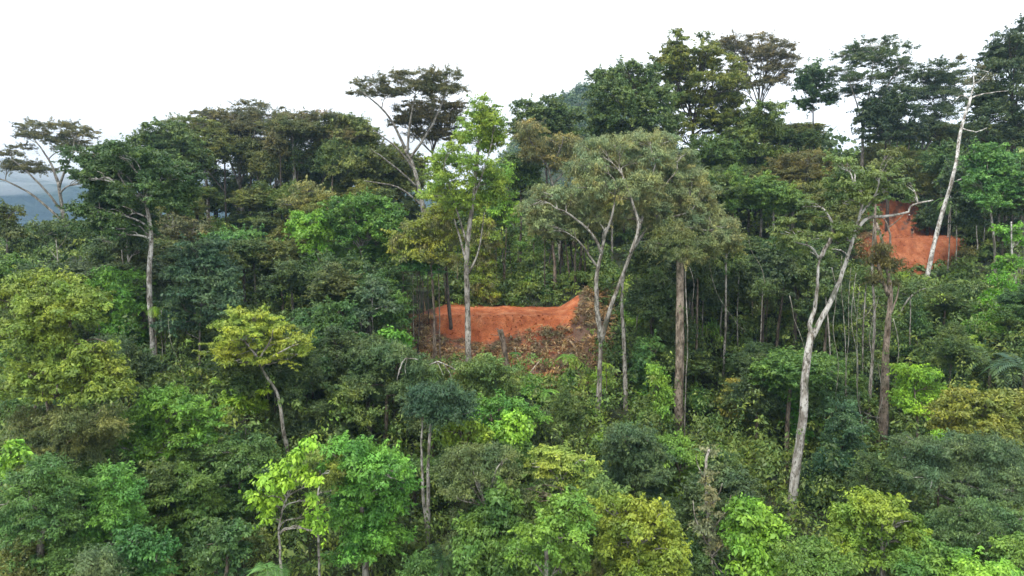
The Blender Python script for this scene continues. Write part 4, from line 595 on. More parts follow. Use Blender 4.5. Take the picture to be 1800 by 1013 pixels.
# ------------------------------------------------------------ logs, stumps, lianas, loose branches
stick('broken_stump', 'broken dark-topped pole leaning left below the orange clearing', 66, [(898,672),(889,625),(879,580)], .2, .3, (.19,.145,.11), 'stump', toground=True, twigs=[(((879,588),(872,590),(862,588)),.05),(((878,584),(874,578),(870,580)),.06)])
stick('fallen_log', 'pale fallen log lying on the bank right of the lime tree fern', 0, [(1018,640,70),(1010,610,71.2),(999,598,72)], .16, .12, (.33,.25,.16), 'log', twigs=())
stick('fallen_log', 'thin pale pole lying slantwise below the dry brush', 0, [(918,675,66.5),(932,655,67.5),(952,630,69)], .1, .07, (.36,.30,.22), 'log')
stick('fallen_log', 'short thin stick lying on the clay face of the orange clearing', 0, [(966,598,72.6),(958,590,73.0),(950,582,73.6)], .07, .05, (.38,.26,.17), 'log')
stick('fallen_log', 'dark log lying across the upper right end of the orange clearing', 0, [(1018,524,81.5),(1030,515,82),(1045,508,82.6)], .18, .14, (.09,.06,.04), 'log')
stick('fallen_log', 'slim brown pole lying down the bank left of the forked pale trunk', 0, [(905,612,70.4),(912,640,68.6),(918,662,67.2)], .08, .06, (.30,.24,.18), 'log')
stick('bare_branch', 'bare pale branch arching across the slope beneath the white leaning tree', 72, [(1578,560),(1598,525),(1625,508),(1650,512),(1668,535),(1676,545)], .1, .04, GRY, 'branch', toground=False, twigs=[(((1630,508),(1650,503),(1672,500)),.05),(((1672,538),(1673,552),(1672,565)),.03)])
stick('bare_branch', 'bleached broken branches hanging over the hazy blue-green tree', 49, [(700,660),(706,640),(716,630),(735,632)], .05, .03, WHT, 'branch', twigs=[(((706,640),(700,655),(698,672)),.03),(((716,630),(712,645),(714,660)),.03)])
stick('bare_branch', 'white crooked branches showing right of the birch-like trunks top', 47, [(800,650),(780,640),(768,636),(755,642)], .05, .03, WHT, 'branch', twigs=[(((780,640),(790,655),(796,668)),.03),(((768,636),(775,650),(780,662)),.03)])
for i, (pts, D, r, lab) in enumerate([
 ([(1484,700),(1486,640),(1482,560),(1480,500),(1483,450)], 54, .035, 'straight white liana hanging just right of the white forked tree'),
 ([(1492,740),(1490,660),(1496,590),(1490,530),(1495,470)], 54, .03, 'pale twisted liana second from the white forked tree'),
 ([(1520,800),(1515,740),(1505,690),(1503,620),(1498,560),(1500,480)], 53, .04, 'long pale liana that swings right at its foot toward the mossy trunk'),
 ([(1508,700),(1510,640),(1506,570),(1510,500)], 55, .025, 'thin liana nearest the left side of the mossy trunk'),
 ([(1550,735),(1530,732),(1512,720),(1508,690)], 55, .035, 'pale liana looping across to the mossy trunk'),
 ([(1556,780),(1540,740),(1552,700),(1545,640)], 56, .04, 'thick liana coiled round the foot of the mossy trunk'),
 ([(284,660),(285,620),(284,580),(286,545)], 60, .03, 'thin upright vine right of the straight pale trunk'),
 ([(1348,500),(1335,470),(1322,440),(1318,420)], 62, .025, 'slanting vine across the dark forest right of the slim white trunk'),
 ([(1245,450),(1252,480),(1262,520),(1285,560),(1310,585)], 62, .025, 'sagging vine between the thickest trunk and the slim white trunk'),
 ([(1535,640),(1528,600),(1535,560),(1548,520)], 55, .03, 'grey liana climbing the left side of the mossy trunk')]):
    pts = [(x_ + rng.normal(0, 2.2), y_) for x_, y_ in pts]; stick('liana', lab, D, pts, r, r * .6, (.30,.285,.24), 'liana', 'lianas hanging in the forest', k=5)

for i, (x, yb, yt, D, r, ln, bk, lab) in enumerate([
 (1236, 640, 470, 71, .08, 4, GRY, 'slim grey stem between the thickest trunk and the slim white trunk, leaning slightly right'),
 (1300, 660, 480, 70, .07, -3, PALE, 'slim pale stem close right of the slim white trunk, leaning slightly left'),
 (1334, 690, 520, 66, .06, 6, PALE, 'very thin pale stem midway from the slim white trunk to the brown curving trunk'),
 (1402, 640, 480, 73, .08, 5, TAN, 'thin tan stem seen through the fork of the white forked tree'),
 (1456, 700, 520, 64, .09, -4, PALE, 'thin pale trunk directly right of the white forked tree, behind its lianas'),
 (1520, 700, 500, 62, .08, 4, GRY, 'thin grey trunk just left of the old mossy trunk'),
 (1600, 640, 520, 66, .06, 2, PALE, 'short pale sapling stem right of the old mossy trunk'),
 (1712, 640, 520, 70, .07, -2, GRY, 'thin grey stem left of the pale trunk by the bright right-edge clumps'),
 (1792, 600, 440, 80, .1, -3, PALE, 'pale straight stem at the right edge of the photo, above the palms'),
 (302, 420, 350, 96, .16, -1, WHT, 'short length of white trunk above the blue-green layered tree'),
 (284, 680, 560, 64, .06, 3, PALE, 'thin pale stem just right of the straight pale trunk'),
 (556, 690, 560, 60, .06, 4, TAN, 'thin tan stem in the dark right of the yellow leaning tree'),
 (622, 580, 480, 70, .08, -6, TAN, 'thin tan slanting stem below the fresh-green dome'),
 (706, 600, 470, 72, .07, 2, PALE, 'thin pale stem between the two white-stemmed saplings and the clearing'),
 (1150, 640, 500, 68, .08, 2, GRY, 'thin grey stem between the smooth pale trunk and the thickest trunk'),
 (1120, 600, 480, 72, .07, -2, PALE, 'thin pale stem close right of the smooth pale trunk')]):
    tree('slender_trunk_tree', lab, D, [(x, yb), (x + ln * .3 + rng.normal(0, 1.5), (yb + yt) / 2), (x + ln, yt)], r, [(x + ln - 9, yt - 4, 17, 11), (x + ln + 9, yt - 10, 17, 11), (x + ln, yt - 20, 14, 9)], 'airy', (.065, .11, .035), bk, nb=4, rtop=.7)
for pts, D, r, lab in [
 ([(1388,520),(1396,560),(1408,592),(1416,620)], 52, .03, 'short slack vine hanging inside the fork of the white forked tree'),
 ([(1462,470),(1470,520),(1464,580),(1474,640),(1468,700)], 50, .03, 'wavy vine hanging from the right limb of the white forked tree'),
 ([(1500,520),(1508,560),(1528,548),(1540,520)], 54, .028, 'looped vine slung from the lianas to the mossy trunk'),
 ([(1570,560),(1580,610),(1574,670),(1582,730)], 55, .03, 'vine dangling free on the right side of the mossy trunk'),
 ([(1212,470),(1220,500),(1216,540)], 59, .025, 'short vine dangling from the green crown of the thickest trunk'),
 ([(330,690),(316,640),(300,600),(296,560)], 58, .025, 'slanting vine between the straight pale trunk and the blue-green layered tree')]:
    stick('liana', lab, D, pts, r, r * .6, (.30,.285,.24), 'liana', 'lianas hanging in the forest', k=5)
# ------------------------------------------------------------ filler trees: one of each kind, then copies
SKY = [(0,300),(30,250),(100,215),(180,262),(225,262),(300,215),(400,195),(500,190),(600,205),(640,235),(700,150),(820,140),(850,190),(900,200),(1020,190),(1040,140),(1160,120),(1200,75),(1400,90),(1420,130),(1500,85),(1600,90),(1690,110),(1750,75),(1800,50)]
def skyline(px): return np.interp(px, [s[0] for s in SKY], [s[1] for s in SKY])
def crown_only(kind, a, h, D, nl, dens=1.):
    mb = MB(); L = []
    for i in range(nl):
        t = i / nl * 2 * math.pi + rng.uniform(-.3, .3); k = rng.uniform(.35, .7) if i else 0
        L.append((np.array((math.cos(t) * a * k, math.sin(t) * a * k, rng.uniform(-.3, .45) * h + (.4 * h if not i else 0))), a * rng.uniform(.42, .6), a * rng.uniform(.42, .6), h * rng.uniform(.3, .45)))
    cl = crown_lobes(mb, L, D, kind, dens); return mb, L, cl
def proto(name, kind, Ht, a, h, r, nl, stem_frac, col, bark, D=66):
    mb, L, cl = crown_only(kind, a, h, D, nl); top = Ht - h
    for v in mb.v: v += np.array((0, 0, top), np.float32)
    tb = MB(); q, rr = tube(tb, [(0, 0, -.5), (rng.uniform(-.2, .2), rng.uniform(-.2, .2), top * .5), (0, 0, top), (.1, 0, top + h * .4)], [r * 1.2, r, r * .7, r * .4], 7, 4, .02)
    for (c, aa, bb, hh), cc in zip(L, cl):
        k = int(len(q) * rng.uniform(.6, .9)); e = c + (0, 0, top); q2, r2 = limb_to(tb, q[k], e, r * .4, .04)
        for t in range(3): limb_to(tb, q2[len(q2)//2], cc[rng.integers(len(cc))] + (0, 0, top), .045, .02, 4)
    return mb.mesh('crown'), tb.mesh('trunk', True), Ht, a
PR = dict(broad=[proto('b', 'broad', 13, 3.2, 3.4, .17, 7, .5, G2, GRY) for _ in range(2)], tier=[proto('t', 'tier', 11, 2.8, 3.2, .13, 8, .5, G2, GRY) for _ in range(2)],
          soft=[proto('s', 'soft', 11, 2.6, 3.4, .14, 7, .5, G2, GRY)], tall=[proto('l', 'broad', 18, 2.5, 3.4, .15, 6, .7, G1, TAN) for _ in range(2)],
          umb=[proto('u', 'flat', 19, 5.2, 2.2, .24, 9, .6, BR, GRY, 105) for _ in range(3)], airy=[proto('a', 'airy', 12, 2.6, 3.6, .12, 7, .5, OL, TAN)], sap=[proto('p', 'broad', 6, 1.5, 2.6, .06, 5, .3, G3, TAN, 50), proto('p', 'tier', 6.5, 1.7, 2.6, .06, 6, .3, G3, TAN, 50)],
          ground=[proto('g', 'broad', 3.2, 1.7, 1.6, .05, 5, .2, G3, TAN, 50), proto('g', 'soft', 3., 1.6, 1.5, .05, 5, .2, G3, TAN, 50), proto('g', 'big', 2.8, 1.5, 1.4, .05, 5, .2, G3, TAN, 45)])
WIN = [(1376,1432,585,945,47.5,0),(262,278,420,692,63.5,0),(1040,1066,600,760,62,0),(1090,1106,500,745,64.5,0),(1184,1210,460,780,62,0),(490,512,690,812,45.5,0),(738,762,740,928,41.5,0),(1540,1572,560,790,59,0),(1266,1282,470,700,68,0),(346,356,560,690,61,0),(1746,1764,560,625,77,0),(738,1062,528,628,84,0),(1515,1700,368,492,118,0),(885,950,385,440,120,0),(0,150,320,420,300,0),(1040,1078,500,600,84,0),(1300,1420,155,215,140,0),(1455,1500,232,262,150,0)]
def copy_tree(pr, name, x, y, s, sz, col, bark, label, cat, group):
    g = ground_at(x, y); root = empty(name, (x, y, g), label, cat, group); root.rotation_euler = (0, 0, rng.uniform(0, 6.28)); root.scale = (s, s, sz)
    for nm, me, mt, c in (('crown', pr[0], M_LEAF, col), ('trunk', pr[1], M_BARK, bark)): obj(nm, me, mt, root, c)
    return root
NF = 0; FILLED = []
def fill(n, px0, px1, D0, D1, cap, kinds, cols, name, label, group, s0=.75, s1=1.2, barks=(TAN, GRY, DRK), cat='tree', sep=2.2, floor=2000):
    global NF
    got = []; tries = 0
    while len(got) < n and tries < n * 40:
        tries += 1; D = rng.uniform(D0, D1); px = rng.uniform(px0, px1); x = (px - 900) / F * D; k = kinds[rng.integers(len(kinds))]; pr = PR[k][rng.integers(len(PR[k]))]; s = rng.uniform(s0, s1); sz = s * rng.uniform(.85, 1.2)
        g = ground_at(x, D); tp = topix((x, D, g + pr[2] * sz)); wpx = pr[3] * s * F / D; cp_ = max(cap, skyline(px) + (22 if k != 'umb' else 4)) if D > 60 else cap
        if tp[1] < cp_:
            sz *= (topix((x, D, g))[1] - cp_) / max(topix((x, D, g))[1] - tp[1], 1)
            if sz < .45 * s: continue
            tp = topix((x, D, g + pr[2] * sz))
        if tp[1] > floor: continue
        fy = topix((x, D, g))[1]
        if any(px + wpx > w[0] and px - wpx < w[1] and tp[1] < w[3] and fy > w[2] and D < w[4] for w in WIN): continue
        if pitmask(np.array([x]), np.array([D]))[0] > .02: continue
        if any((x - a) ** 2 + (D - b) ** 2 < sep ** 2 for a, b in got): continue
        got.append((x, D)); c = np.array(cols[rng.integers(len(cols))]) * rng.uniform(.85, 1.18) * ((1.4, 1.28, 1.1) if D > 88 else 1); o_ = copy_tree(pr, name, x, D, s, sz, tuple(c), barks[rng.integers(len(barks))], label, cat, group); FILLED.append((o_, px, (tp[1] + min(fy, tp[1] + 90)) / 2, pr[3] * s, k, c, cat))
    NF += len(got); return got
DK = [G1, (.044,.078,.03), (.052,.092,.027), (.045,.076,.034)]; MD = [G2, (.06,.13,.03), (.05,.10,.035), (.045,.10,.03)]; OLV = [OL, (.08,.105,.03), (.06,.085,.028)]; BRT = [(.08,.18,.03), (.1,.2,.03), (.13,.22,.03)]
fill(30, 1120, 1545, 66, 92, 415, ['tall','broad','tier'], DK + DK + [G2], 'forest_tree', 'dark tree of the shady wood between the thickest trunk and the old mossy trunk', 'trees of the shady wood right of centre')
fill(22, 1110, 1560, 54, 68, 610, ['broad','tier','soft','sap'], DK + MD, 'understorey_tree', 'low green tree at the feet of the trunks in the shady wood right of centre', 'low trees under the shady wood right of centre', .7, 1.1)
fill(14, 560, 745, 64, 82, 470, ['broad','tall','tier'], DK + MD + [OL], 'forest_tree', 'leafy tree of the thick wood between the fresh-green dome and the orange clearing', 'trees left of the orange clearing')
fill(12, 520, 760, 52, 62, 585, ['broad','soft','tier'], DK + MD, 'understorey_tree', 'shaded low tree on the slope below the left end of the orange clearing', 'low trees below left of the orange clearing', .6, 1.)
fill(16, 180, 560, 66, 90, 415, ['broad','tall','tier'], DK + OLV, 'forest_tree', 'dim tree of the wooded slope behind the straight pale trunk and the yellow leaning tree', 'trees of the left slope')
fill(16, 130, 560, 47, 60, 600, ['broad','tier','soft'], DK + MD, 'understorey_tree', 'low tree in the shade between the yellow-green rounded tree and the yellow leaning tree', 'low trees of the left slope', .6, 1.)
fill(10, 0, 260, 60, 95, 455, ['broad','tall'], DK + MD, 'forest_tree', 'dark tree between the left umbrella tree and the big yellow-green tree', 'trees above the big yellow-green tree')
fill(26, 180, 800, 92, 122, 325, ['broad','tall','soft'], DK + OLV, 'ridge_tree', 'dark crown on the ridge flank under the left and middle umbrella trees', 'trees on the left ridge flank', .9, 1.35, floor=460)
fill(14, 830, 1060, 92, 125, 330, ['tall','broad'], DK + MD, 'ridge_tree', 'dark tree on the rise between the orange clearing and the far hill', 'trees behind the orange clearing', .8, 1.2, floor=520)
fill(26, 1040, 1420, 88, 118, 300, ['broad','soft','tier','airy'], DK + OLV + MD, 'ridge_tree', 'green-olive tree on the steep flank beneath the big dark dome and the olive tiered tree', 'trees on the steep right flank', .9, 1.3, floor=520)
fill(14, 1400, 1560, 84, 120, 290, ['broad','airy','tier'], OLV + DK, 'ridge_tree', 'olive tree on the slope left of the red hillside clearing', 'trees left of the red hillside clearing', .8, 1.2)
fill(14, 1520, 1700, 120, 134, 262, ['broad','airy','soft'], OLV + MD, 'ridge_tree', 'tree on the slope above the red hillside clearing', 'trees above the red hillside clearing', .8, 1.2)
fill(16, 1690, 1830, 80, 122, 290, ['broad','tall'], DK, 'forest_tree', 'dark tree of the wood right of the red hillside clearing', 'dark wood right of the red hillside clearing', .85, 1.3)
fill(18, 1570, 1830, 56, 90, 505, ['sap','broad','soft'], MD + BRT + DK, 'understorey_tree', 'green tree on the bushy slope between the red hillside clearing and the dark palms', 'low trees below the red hillside clearing', .6, 1.)
fill(16, 740, 1110, 52, 66, 645, ['sap','ground'], MD + OLV + BRT, 'sapling', 'sapling on the brushy bank below the orange clearing', 'saplings below the orange clearing', .7, 1.1)
fill(14, 740, 1120, 44, 54, 690, ['sap','broad','soft'], MD + DK, 'understorey_tree', 'low tree between the brushy bank and the pale yellow-green tree', 'low trees in the lower middle', .5, .9)
fill(24, -20, 1820, 33, 46, 800, ['broad','soft','tier'], MD + DK, 'understorey_tree', 'low dark-green tree in the gaps of the bottom canopy', 'low trees in the gaps of the bottom canopy', .5, .9)
fill(26, 740, 1800, 62, 104, 470, ['ground'], MD + BRT + OLV, 'bush', 'leafy bush on the middle slope', 'bushes on the middle slope', .6, 1.1, cat='bush', sep=1.5)
fill(34, -20, 640, 98, 126, 365, ['sap','ground','soft'], DK + OLV, 'understorey_tree', 'low dark growth at the feet of the umbrella trees on the left skyline', 'low trees on the left skyline', .9, 1.5, sep=1.8)
fill(20, 1380, 1820, 126, 148, 215, ['broad','tall','airy'], DK + OLV, 'ridge_tree', 'dark tree behind the crowns of the right skyline', 'trees behind the right skyline', .9, 1.3)
fill(14, 225, 660, 106, 124, 205, ['umb','umb','tall'], [(.058,.068,.038),(.05,.07,.032)], 'umbrella_tree', 'x', 'umbrella crowns between the traced ones', .8, 1.15, floor=300)
fill(18, 150, 720, 106, 124, 238, ['broad','tall','airy'], [G1, OL, (.05,.07,.028)], 'ridge_tree', 'dark tree filling the skyline between the left and middle umbrella trees', 'trees between the umbrella trees', 1.0, 1.5, floor=345)
fill(20, -20, 1820, 29, 38, 850, ['airy','soft','tier','sap'], MD + OLV, 'understorey_tree', 'small tree of the tangle along the bottom edge of the photo', 'small trees along the bottom edge', .4, .8)
fill(12, 1290, 1500, 116, 142, 222, ['broad','airy','tall'], DK + OLV, 'ridge_tree', 'x', 'trees behind the sky gap', .8, 1.2)
# ------------------------------------------------------------ undergrowth, brush, far wood
def mat_leafnoise(name, stops, sc_):
    m = leafmat(name, .2); t = m.node_tree; N = t.nodes.new; L = t.links.new
    g = N('ShaderNodeNewGeometry'); n = N('ShaderNodeTexNoise'); n.inputs['Scale'].default_value = sc_; n.inputs['Detail'].default_value = 4; L(g.outputs['Position'], n.inputs['Vector'])
    r = N('ShaderNodeValToRGB'); e = r.color_ramp.elements; e[0].position, e[0].color = stops[0][0], (*stops[0][1], 1); e[1].position, e[1].color = stops[-1][0], (*stops[-1][1], 1)
    for s in stops[1:-1]: q = e.new(s[0]); q.color = (*s[1], 1)
    L(n.outputs[0], r.inputs[0]); vm = [x for x in t.nodes if x.type == 'VECT_MATH' and x.operation == 'MULTIPLY'][0]
    for l in list(vm.inputs[0].links): t.links.remove(l)
    L(r.outputs[0], vm.inputs[0]); return m
M_UG = mat_leafnoise('undergrowth', [(.3, (.04,.075,.03)), (.45, (.06,.11,.03)), (.58, (.09,.135,.035)), (.7, (.10,.19,.03))], .35)
M_DRY = mat_leafnoise('dry_brush', [(.3, (.10,.075,.045)), (.5, (.17,.12,.075)), (.62, (.24,.19,.13)), (.72, (.09,.13,.04))], 1.2)
M_FAR = mat_leafnoise('far_wood', [(.3, (.025,.05,.025)), (.5, (.045,.085,.03)), (.7, (.08,.12,.04))], .05)
def scatter(n, D0, D1, keep):
    D = np.sqrt(rng.uniform(D0 ** 2, D1 ** 2, n)); x = rng.uniform(-.86, .86, n) * D; k = keep(x, D); return x[k], D[k]
def not_clear(x, D): 
    px = 900 + F * x / D
    return (pitmask(x, D) < .6) & ~((px > 735) & (px < 1036) & (D > 65.5) & (D < 80)) & ~((px > 1515) & (px < 1672) & (D > 101.5) & (D < 120.5))
mb = MB()
for D0, D1, n in ((26, 50, 2600), (50, 75, 3400), (75, 132, 5200)):
    x, D = scatter(n, D0, D1, not_clear); z = H(x, D); hh = rng.uniform(.2, 2.2, len(x)) ** 1.2
    for lo, hi in ((0, 1.1), (1.1, 3)):
        k = (hh >= lo) & (hh < hi); c = np.stack([x[k], D[k], z[k] + hh[k]], 1); Dm = (D0 + D1) / 2; L = .11 + .0035 * Dm
        leafset(mb, c, rng.uniform(.6, 1.4, len(c)), 46, L, L * .45, .7, .4, rng.random(len(c)))
n = 6200; x, D = scatter(n, 31, 80, not_clear); z = H(x, D) + rng.uniform(1.5, 7, len(x)) * rng.uniform(.4, 1, len(x)); qx, qy = topix((x, D, z)); k = np.ones(len(x), bool)
for w_ in WIN: k &= ~((qx > w_[0] - 8) & (qx < w_[1] + 8) & (qy > w_[2] - 6) & (qy < w_[3]) & (D < w_[4]))
k &= wavy(x, D, .5, 9) + rng.normal(0, .2, len(x)) > -.2; c = np.stack([x[k], D[k], z[k]], 1)
leafset(mb, c, rng.uniform(.4, 1.0, len(c)), 40, .27, .12, 1.1, .7, rng.random(len(c)))
for n, p0, p1, D0, D1 in ((900, 755, 1075, 81.5, 91), (500, 1676, 1760, 99, 121), (260, 1500, 1545, 100, 121)):
    D = rng.uniform(D0, D1, n); x = (rng.uniform(p0, p1, n) - 900) / F * D; leafset(mb, np.stack([x, D, H(x, D) + rng.uniform(.1, 1.5, n)], 1), rng.uniform(.4, .9, n), 40, .3, .13, .8, .5, rng.random(n))
tag(obj('undergrowth', mb.mesh('undergrowth'), M_UG), 'leafy undergrowth covering the forest floor between the trees', 'undergrowth', kind='stuff')
# dry brush and slash on the banks round the clearings
mb = MB(); n = 3600; D = rng.uniform(65.5, 84, n); px = rng.uniform(715, 1080, n); x = (px - 900) / F * D; X_, Y_ = x[None], D[None]; z = f1(X_, Y_)[0]; py = topix((x, D, z))[1]
lo = np.interp(px, [700, 770, 850, 900, 960, 1000, 1018, 1030], [565, 592, 606, 592, 576, 572, 545, 510]); cov = np.clip((py - lo) / 16, 0, 1) * rng.random(n) > .12
clump = wavy(x, D, 1.4, 4) + rng.normal(0, .3, n) > -.25; k = cov & clump & (py < 690); k |= (px < 768) & (py > 560) & (py < 700) & (rng.random(n) < .5)
c = np.stack([x[k], D[k], z[k] + rng.uniform(0, .55, k.sum())], 1); leafset(mb, c, rng.uniform(.3, .75, len(c)), 34, .3, .09, .6, .3, rng.random(len(c)), 1.6, .2)
for i in rng.permutation(len(c))[:520]:
    p = c[i] + rng.normal(0, .2, 3); d = norm(np.array((rng.normal(), rng.normal() * .6, rng.normal() * .35 + .1))) * rng.uniform(.5, 1.9); tube(mb, [p, p + d * .5 + rng.normal(0, .08, 3), p + d], [.035, .028, .012], 3, 2, tone=rng.uniform(.5, 1))
n = 900; D = rng.uniform(99, 123, n); px = rng.uniform(1500, 1720, n); x = (px - 900) / F * D; z = f2(x[None], D[None])[0]; py = topix((x, D, z))[1]
k = ((py > 474 + 6 * np.sin(px * .1)) & (py < 510)) | ((px > 1672) & (py > 440) & (py < 510)) | ((px > 1612) & (py < 405) & (rng.random(n) < .6)) | ((px < 1532) & (py > 400)); c = np.stack([x[k], D[k], z[k] + rng.uniform(0, .5, k.sum())], 1)
leafset(mb, c, rng.uniform(.4, .9, len(c)), 24, .36, .12, .6, .3, rng.random(len(c)), 1.6, .2)
tag(obj('dry_brush', mb.mesh('dry_brush'), M_DRY), 'cut brown brush and dead twigs heaped round the bared clay', 'dry brush', kind='stuff')
# pasture seen through the trees behind the clearings
X, Y = np.meshgrid(np.arange(-60, 130, 2.5), np.arange(127, 215, 2.5)); M_GR = rampmat('pasture_grass', [(.3, (.13,.22,.05)), (.5, (.24,.33,.09)), (.7, (.34,.40,.14))], .15, 8, .2, 1.2)
obj('meadow', gridmesh('meadow', X, Y, H(X, Y) + .08), M_GR)['kind'] = 'structure'
# far wood on the hills behind the ridge
mb = MB(); n = 6500; y = 138 + 390 * rng.random(n) ** 1.3; x = rng.uniform(-.35, .8, n) * y; z = H(x, y); py = topix((x, y, z + 8))[1]; px = 900 + F * x / y
k = (px < 1850) & ~((y < 215) & (px > 840) & (px < 990) & (rng.random(n) < .8)) & ~((y < 205) & (px > 1440) & (px < 1540) & (rng.random(n) < .8)); c = np.stack([x[k], y[k], z[k] + rng.uniform(1, 8, k.sum()) * np.clip(y[k] / 260, .35, 1)], 1); leafset(mb, c, rng.uniform(1.9, 4.2, len(c)), 40, 1.0, .75, .75, .2, rng.random(len(c)))
n = 1500; y = rng.uniform(360, 500, n); x = 44 + rng.normal(0, 55, n); z = H(x, y); c = np.stack([x, y, z + rng.uniform(1, 9, n) * (.6 + .5 * wavy(x, y, .07))], 1); leafset(mb, c, rng.uniform(2, 4.6, n), 44, 1.1, .7, .9, .2, rng.random(n))
tag(obj('distant_forest', mb.mesh('distant_forest'), M_FAR), 'hazy far-off forest on the hill behind the ridge', 'forest', kind='stuff')
# ------------------------------------------------------------ the two people on the red hillside clearing
def skin(name, verts, edges, rad, mat, parent=None, root=0, sub=1, col=None):
    me = bpy.data.meshes.new(name); me.from_pydata([tuple(v) for v in verts], edges, []); o = bpy.data.objects.new(name, me); COL.objects.link(o)
    me.materials.append(mat)
    if parent: o.parent = parent
    md = o.modifiers.new('skin', 'SKIN'); md.use_smooth_shade = True
    for i, r in enumerate(rad):
        r = (r, r) if isinstance(r, (int, float)) else r; me.skin_vertices[0].data[i].radius = r
    me.skin_vertices[0].data[root].use_root = True
    o.modifiers.new('sub', 'SUBSURF').levels = sub; o.modifiers['sub'].render_levels = sub; return o
def figure(loc, rz, J, shirt, shorts, hairmat, skinmat, label, hat=None, cap=None):
    """J: joints in metres, the figure facing -y"""
    V = []; E_ = []; Rr = []; ix = {}
    def jt(n, p, r, par=None):
        ix[n] = len(V); V.append(p); Rr.append(r)
        if par is not None: E_.append((ix[par], ix[n]))
    jt('pelvis', J['pelvis'], (.15, .11)); jt('waist', J['waist'], (.125, .095), 'pelvis'); jt('chest', J['chest'], (.155, .11), 'waist'); jt('neck', J['neck'], .055, 'chest')
    h = np.array(J['head']); f = np.array(J['face']); jt('jaw', h - (0, 0, .07) + f * .02, (.065, .075), 'neck'); jt('skull', h + (0, 0, .03), (.08, .095), 'jaw'); jt('crown', h + (0, 0, .10), (.055, .065), 'skull')
    for s, sg in (('l', 1), ('r', -1)):
        sh, el, wr = (np.array(J[k + s]) for k in ('sh', 'el', 'wr')); hp, kn, an = (np.array(J[k + s]) for k in ('hp', 'kn', 'an'))
        jt('sh' + s, sh, .055, 'chest'); jt('el' + s, el, .04, 'sh' + s); jt('wr' + s, wr, .027, 'el' + s); d = norm(wr - el); side = norm(np.cross(d, (0.3, 1, .2))); pm = wr + d * .08; jt('palm' + s, pm, (.036, .018), 'wr' + s)
        for q, (o_, l_) in enumerate(((-.03, .07), (-.01, .08), (.01, .075), (.03, .06))):
            a = pm + side * o_ + d * .03; jt(f'f{q}{s}', a, .009, 'palm' + s); b = a + d * l_ * .55; jt(f'g{q}{s}', b, .008, f'f{q}{s}'); jt(f'h{q}{s}', b + norm(d + np.array((0, -.5, -.3))) * l_ * .45, .007, f'g{q}{s}')
        t = wr + d * .04 - side * .035; jt('th' + s, t, .011, 'wr' + s); jt('ti' + s, t + norm(d - side * .8) * .045, .009, 'th' + s)
        jt('hp' + s, hp, .09, 'pelvis'); jt('kn' + s, kn, .056, 'hp' + s); jt('cf' + s, kn * .65 + an * .35 + np.array((0, .02, 0)), .05, 'kn' + s); jt('an' + s, an, .034, 'cf' + s); jt('ft' + s, an + np.array((0, -.13, -.045)), (.04, .025), 'an' + s)
    body = skin('person', V, E_, Rr, skinmat); body.location = loc; body.rotation_euler = (0, 0, rz); tag(body, label, 'person')
    def cloth(nm, chain, mat, rootname):
        names = []; [names.append(n) for c in chain for n in c[:1] if n not in names]
        vs = [ix[c[0]] for c in chain]; m = {c[0]: i for i, c in enumerate(chain)}; pts = []
        for c in chain: pts.append(V[ix[c[0]]] if len(c) < 4 or c[3] is None else np.array(V[ix[c[3][0]]]) * (1 - c[3][2]) + np.array(V[ix[c[3][1]]]) * c[3][2])
        skin(nm, pts, [(m[c[1]], m[c[0]]) for c in chain if c[1]], [c[2] for c in chain], mat, body)
    cloth('shirt', [('waist', None, (.15, .115)), ('chest', 'waist', (.175, .13)), ('neck', 'chest', .07, ('chest', 'neck', .8)), ('shl', 'chest', .072), ('shr', 'chest', .072), ('ell', 'shl', .06, ('shl', 'ell', .6)), ('elr', 'shr', .06, ('shr', 'elr', .6)), ('pelvis', 'waist', (.16, .125), ('waist', 'pelvis', .8))], shirt, 'chest')
    cloth('shorts', [('pelvis', None, (.17, .13)), ('hpl', 'pelvis', .105), ('hpr', 'pelvis', .105), ('knl', 'hpl', .085, ('hpl', 'knl', .85)), ('knr', 'hpr', .085, ('hpr', 'knr', .85))], shorts, 'pelvis')
    # face: eyes, nose, mouth and ears; hair or hat on top
    fr = norm(f); rt = norm(np.cross(fr, (0, 0, 1)))
    def ball(nm, c, r, mat, sc_=(1, 1, 1), seg=10, cut=None):
        mb = MB(); th = np.linspace(0, math.pi, seg // 2 + 3); ph = np.arange(seg) / seg * 2 * math.pi; T, Pp = np.meshgrid(th, ph, indexing='ij')
        v = np.stack([np.sin(T) * np.cos(Pp) * r * sc_[0], np.sin(T) * np.sin(Pp) * r * sc_[1], np.cos(T) * r * sc_[2]], -1).reshape(-1, 3) + c
        if cut is not None: v[:, 2] = np.maximum(v[:, 2], cut)
        n1, n2 = T.shape; fc = [(i * n2 + j, (i + 1) * n2 + j, (i + 1) * n2 + (j + 1) % n2, i * n2 + (j + 1) % n2) for i in range(n1 - 1) for j in range(n2)]
        mb.add(v, fc); return obj(nm, mb.mesh(nm, True), mat, body)
    hc = h + np.array((0, 0, .03))
    for s in (-1, 1): ball('eye', hc + fr * .088 + rt * s * .03, .011, hairmat, seg=8); ball('ear', hc + rt * s * .082 - (0, 0, .01), .026, skinmat, (.5, .8, 1.2), 8)
    ball('nose', hc + fr * .1 - (0, 0, .03), .017, skinmat, (.8, 1, 1.4), 8); ball('mouth', hc + fr * .088 - (0, 0, .07), .02, plain('lips', (.30, .10, .08)), (1.1, .4, .35), 8)
    ball('hair', hc - fr * .018 + (0, 0, .03), .108, hairmat, (.92, 1, .95), 12, hc[2] + .01)
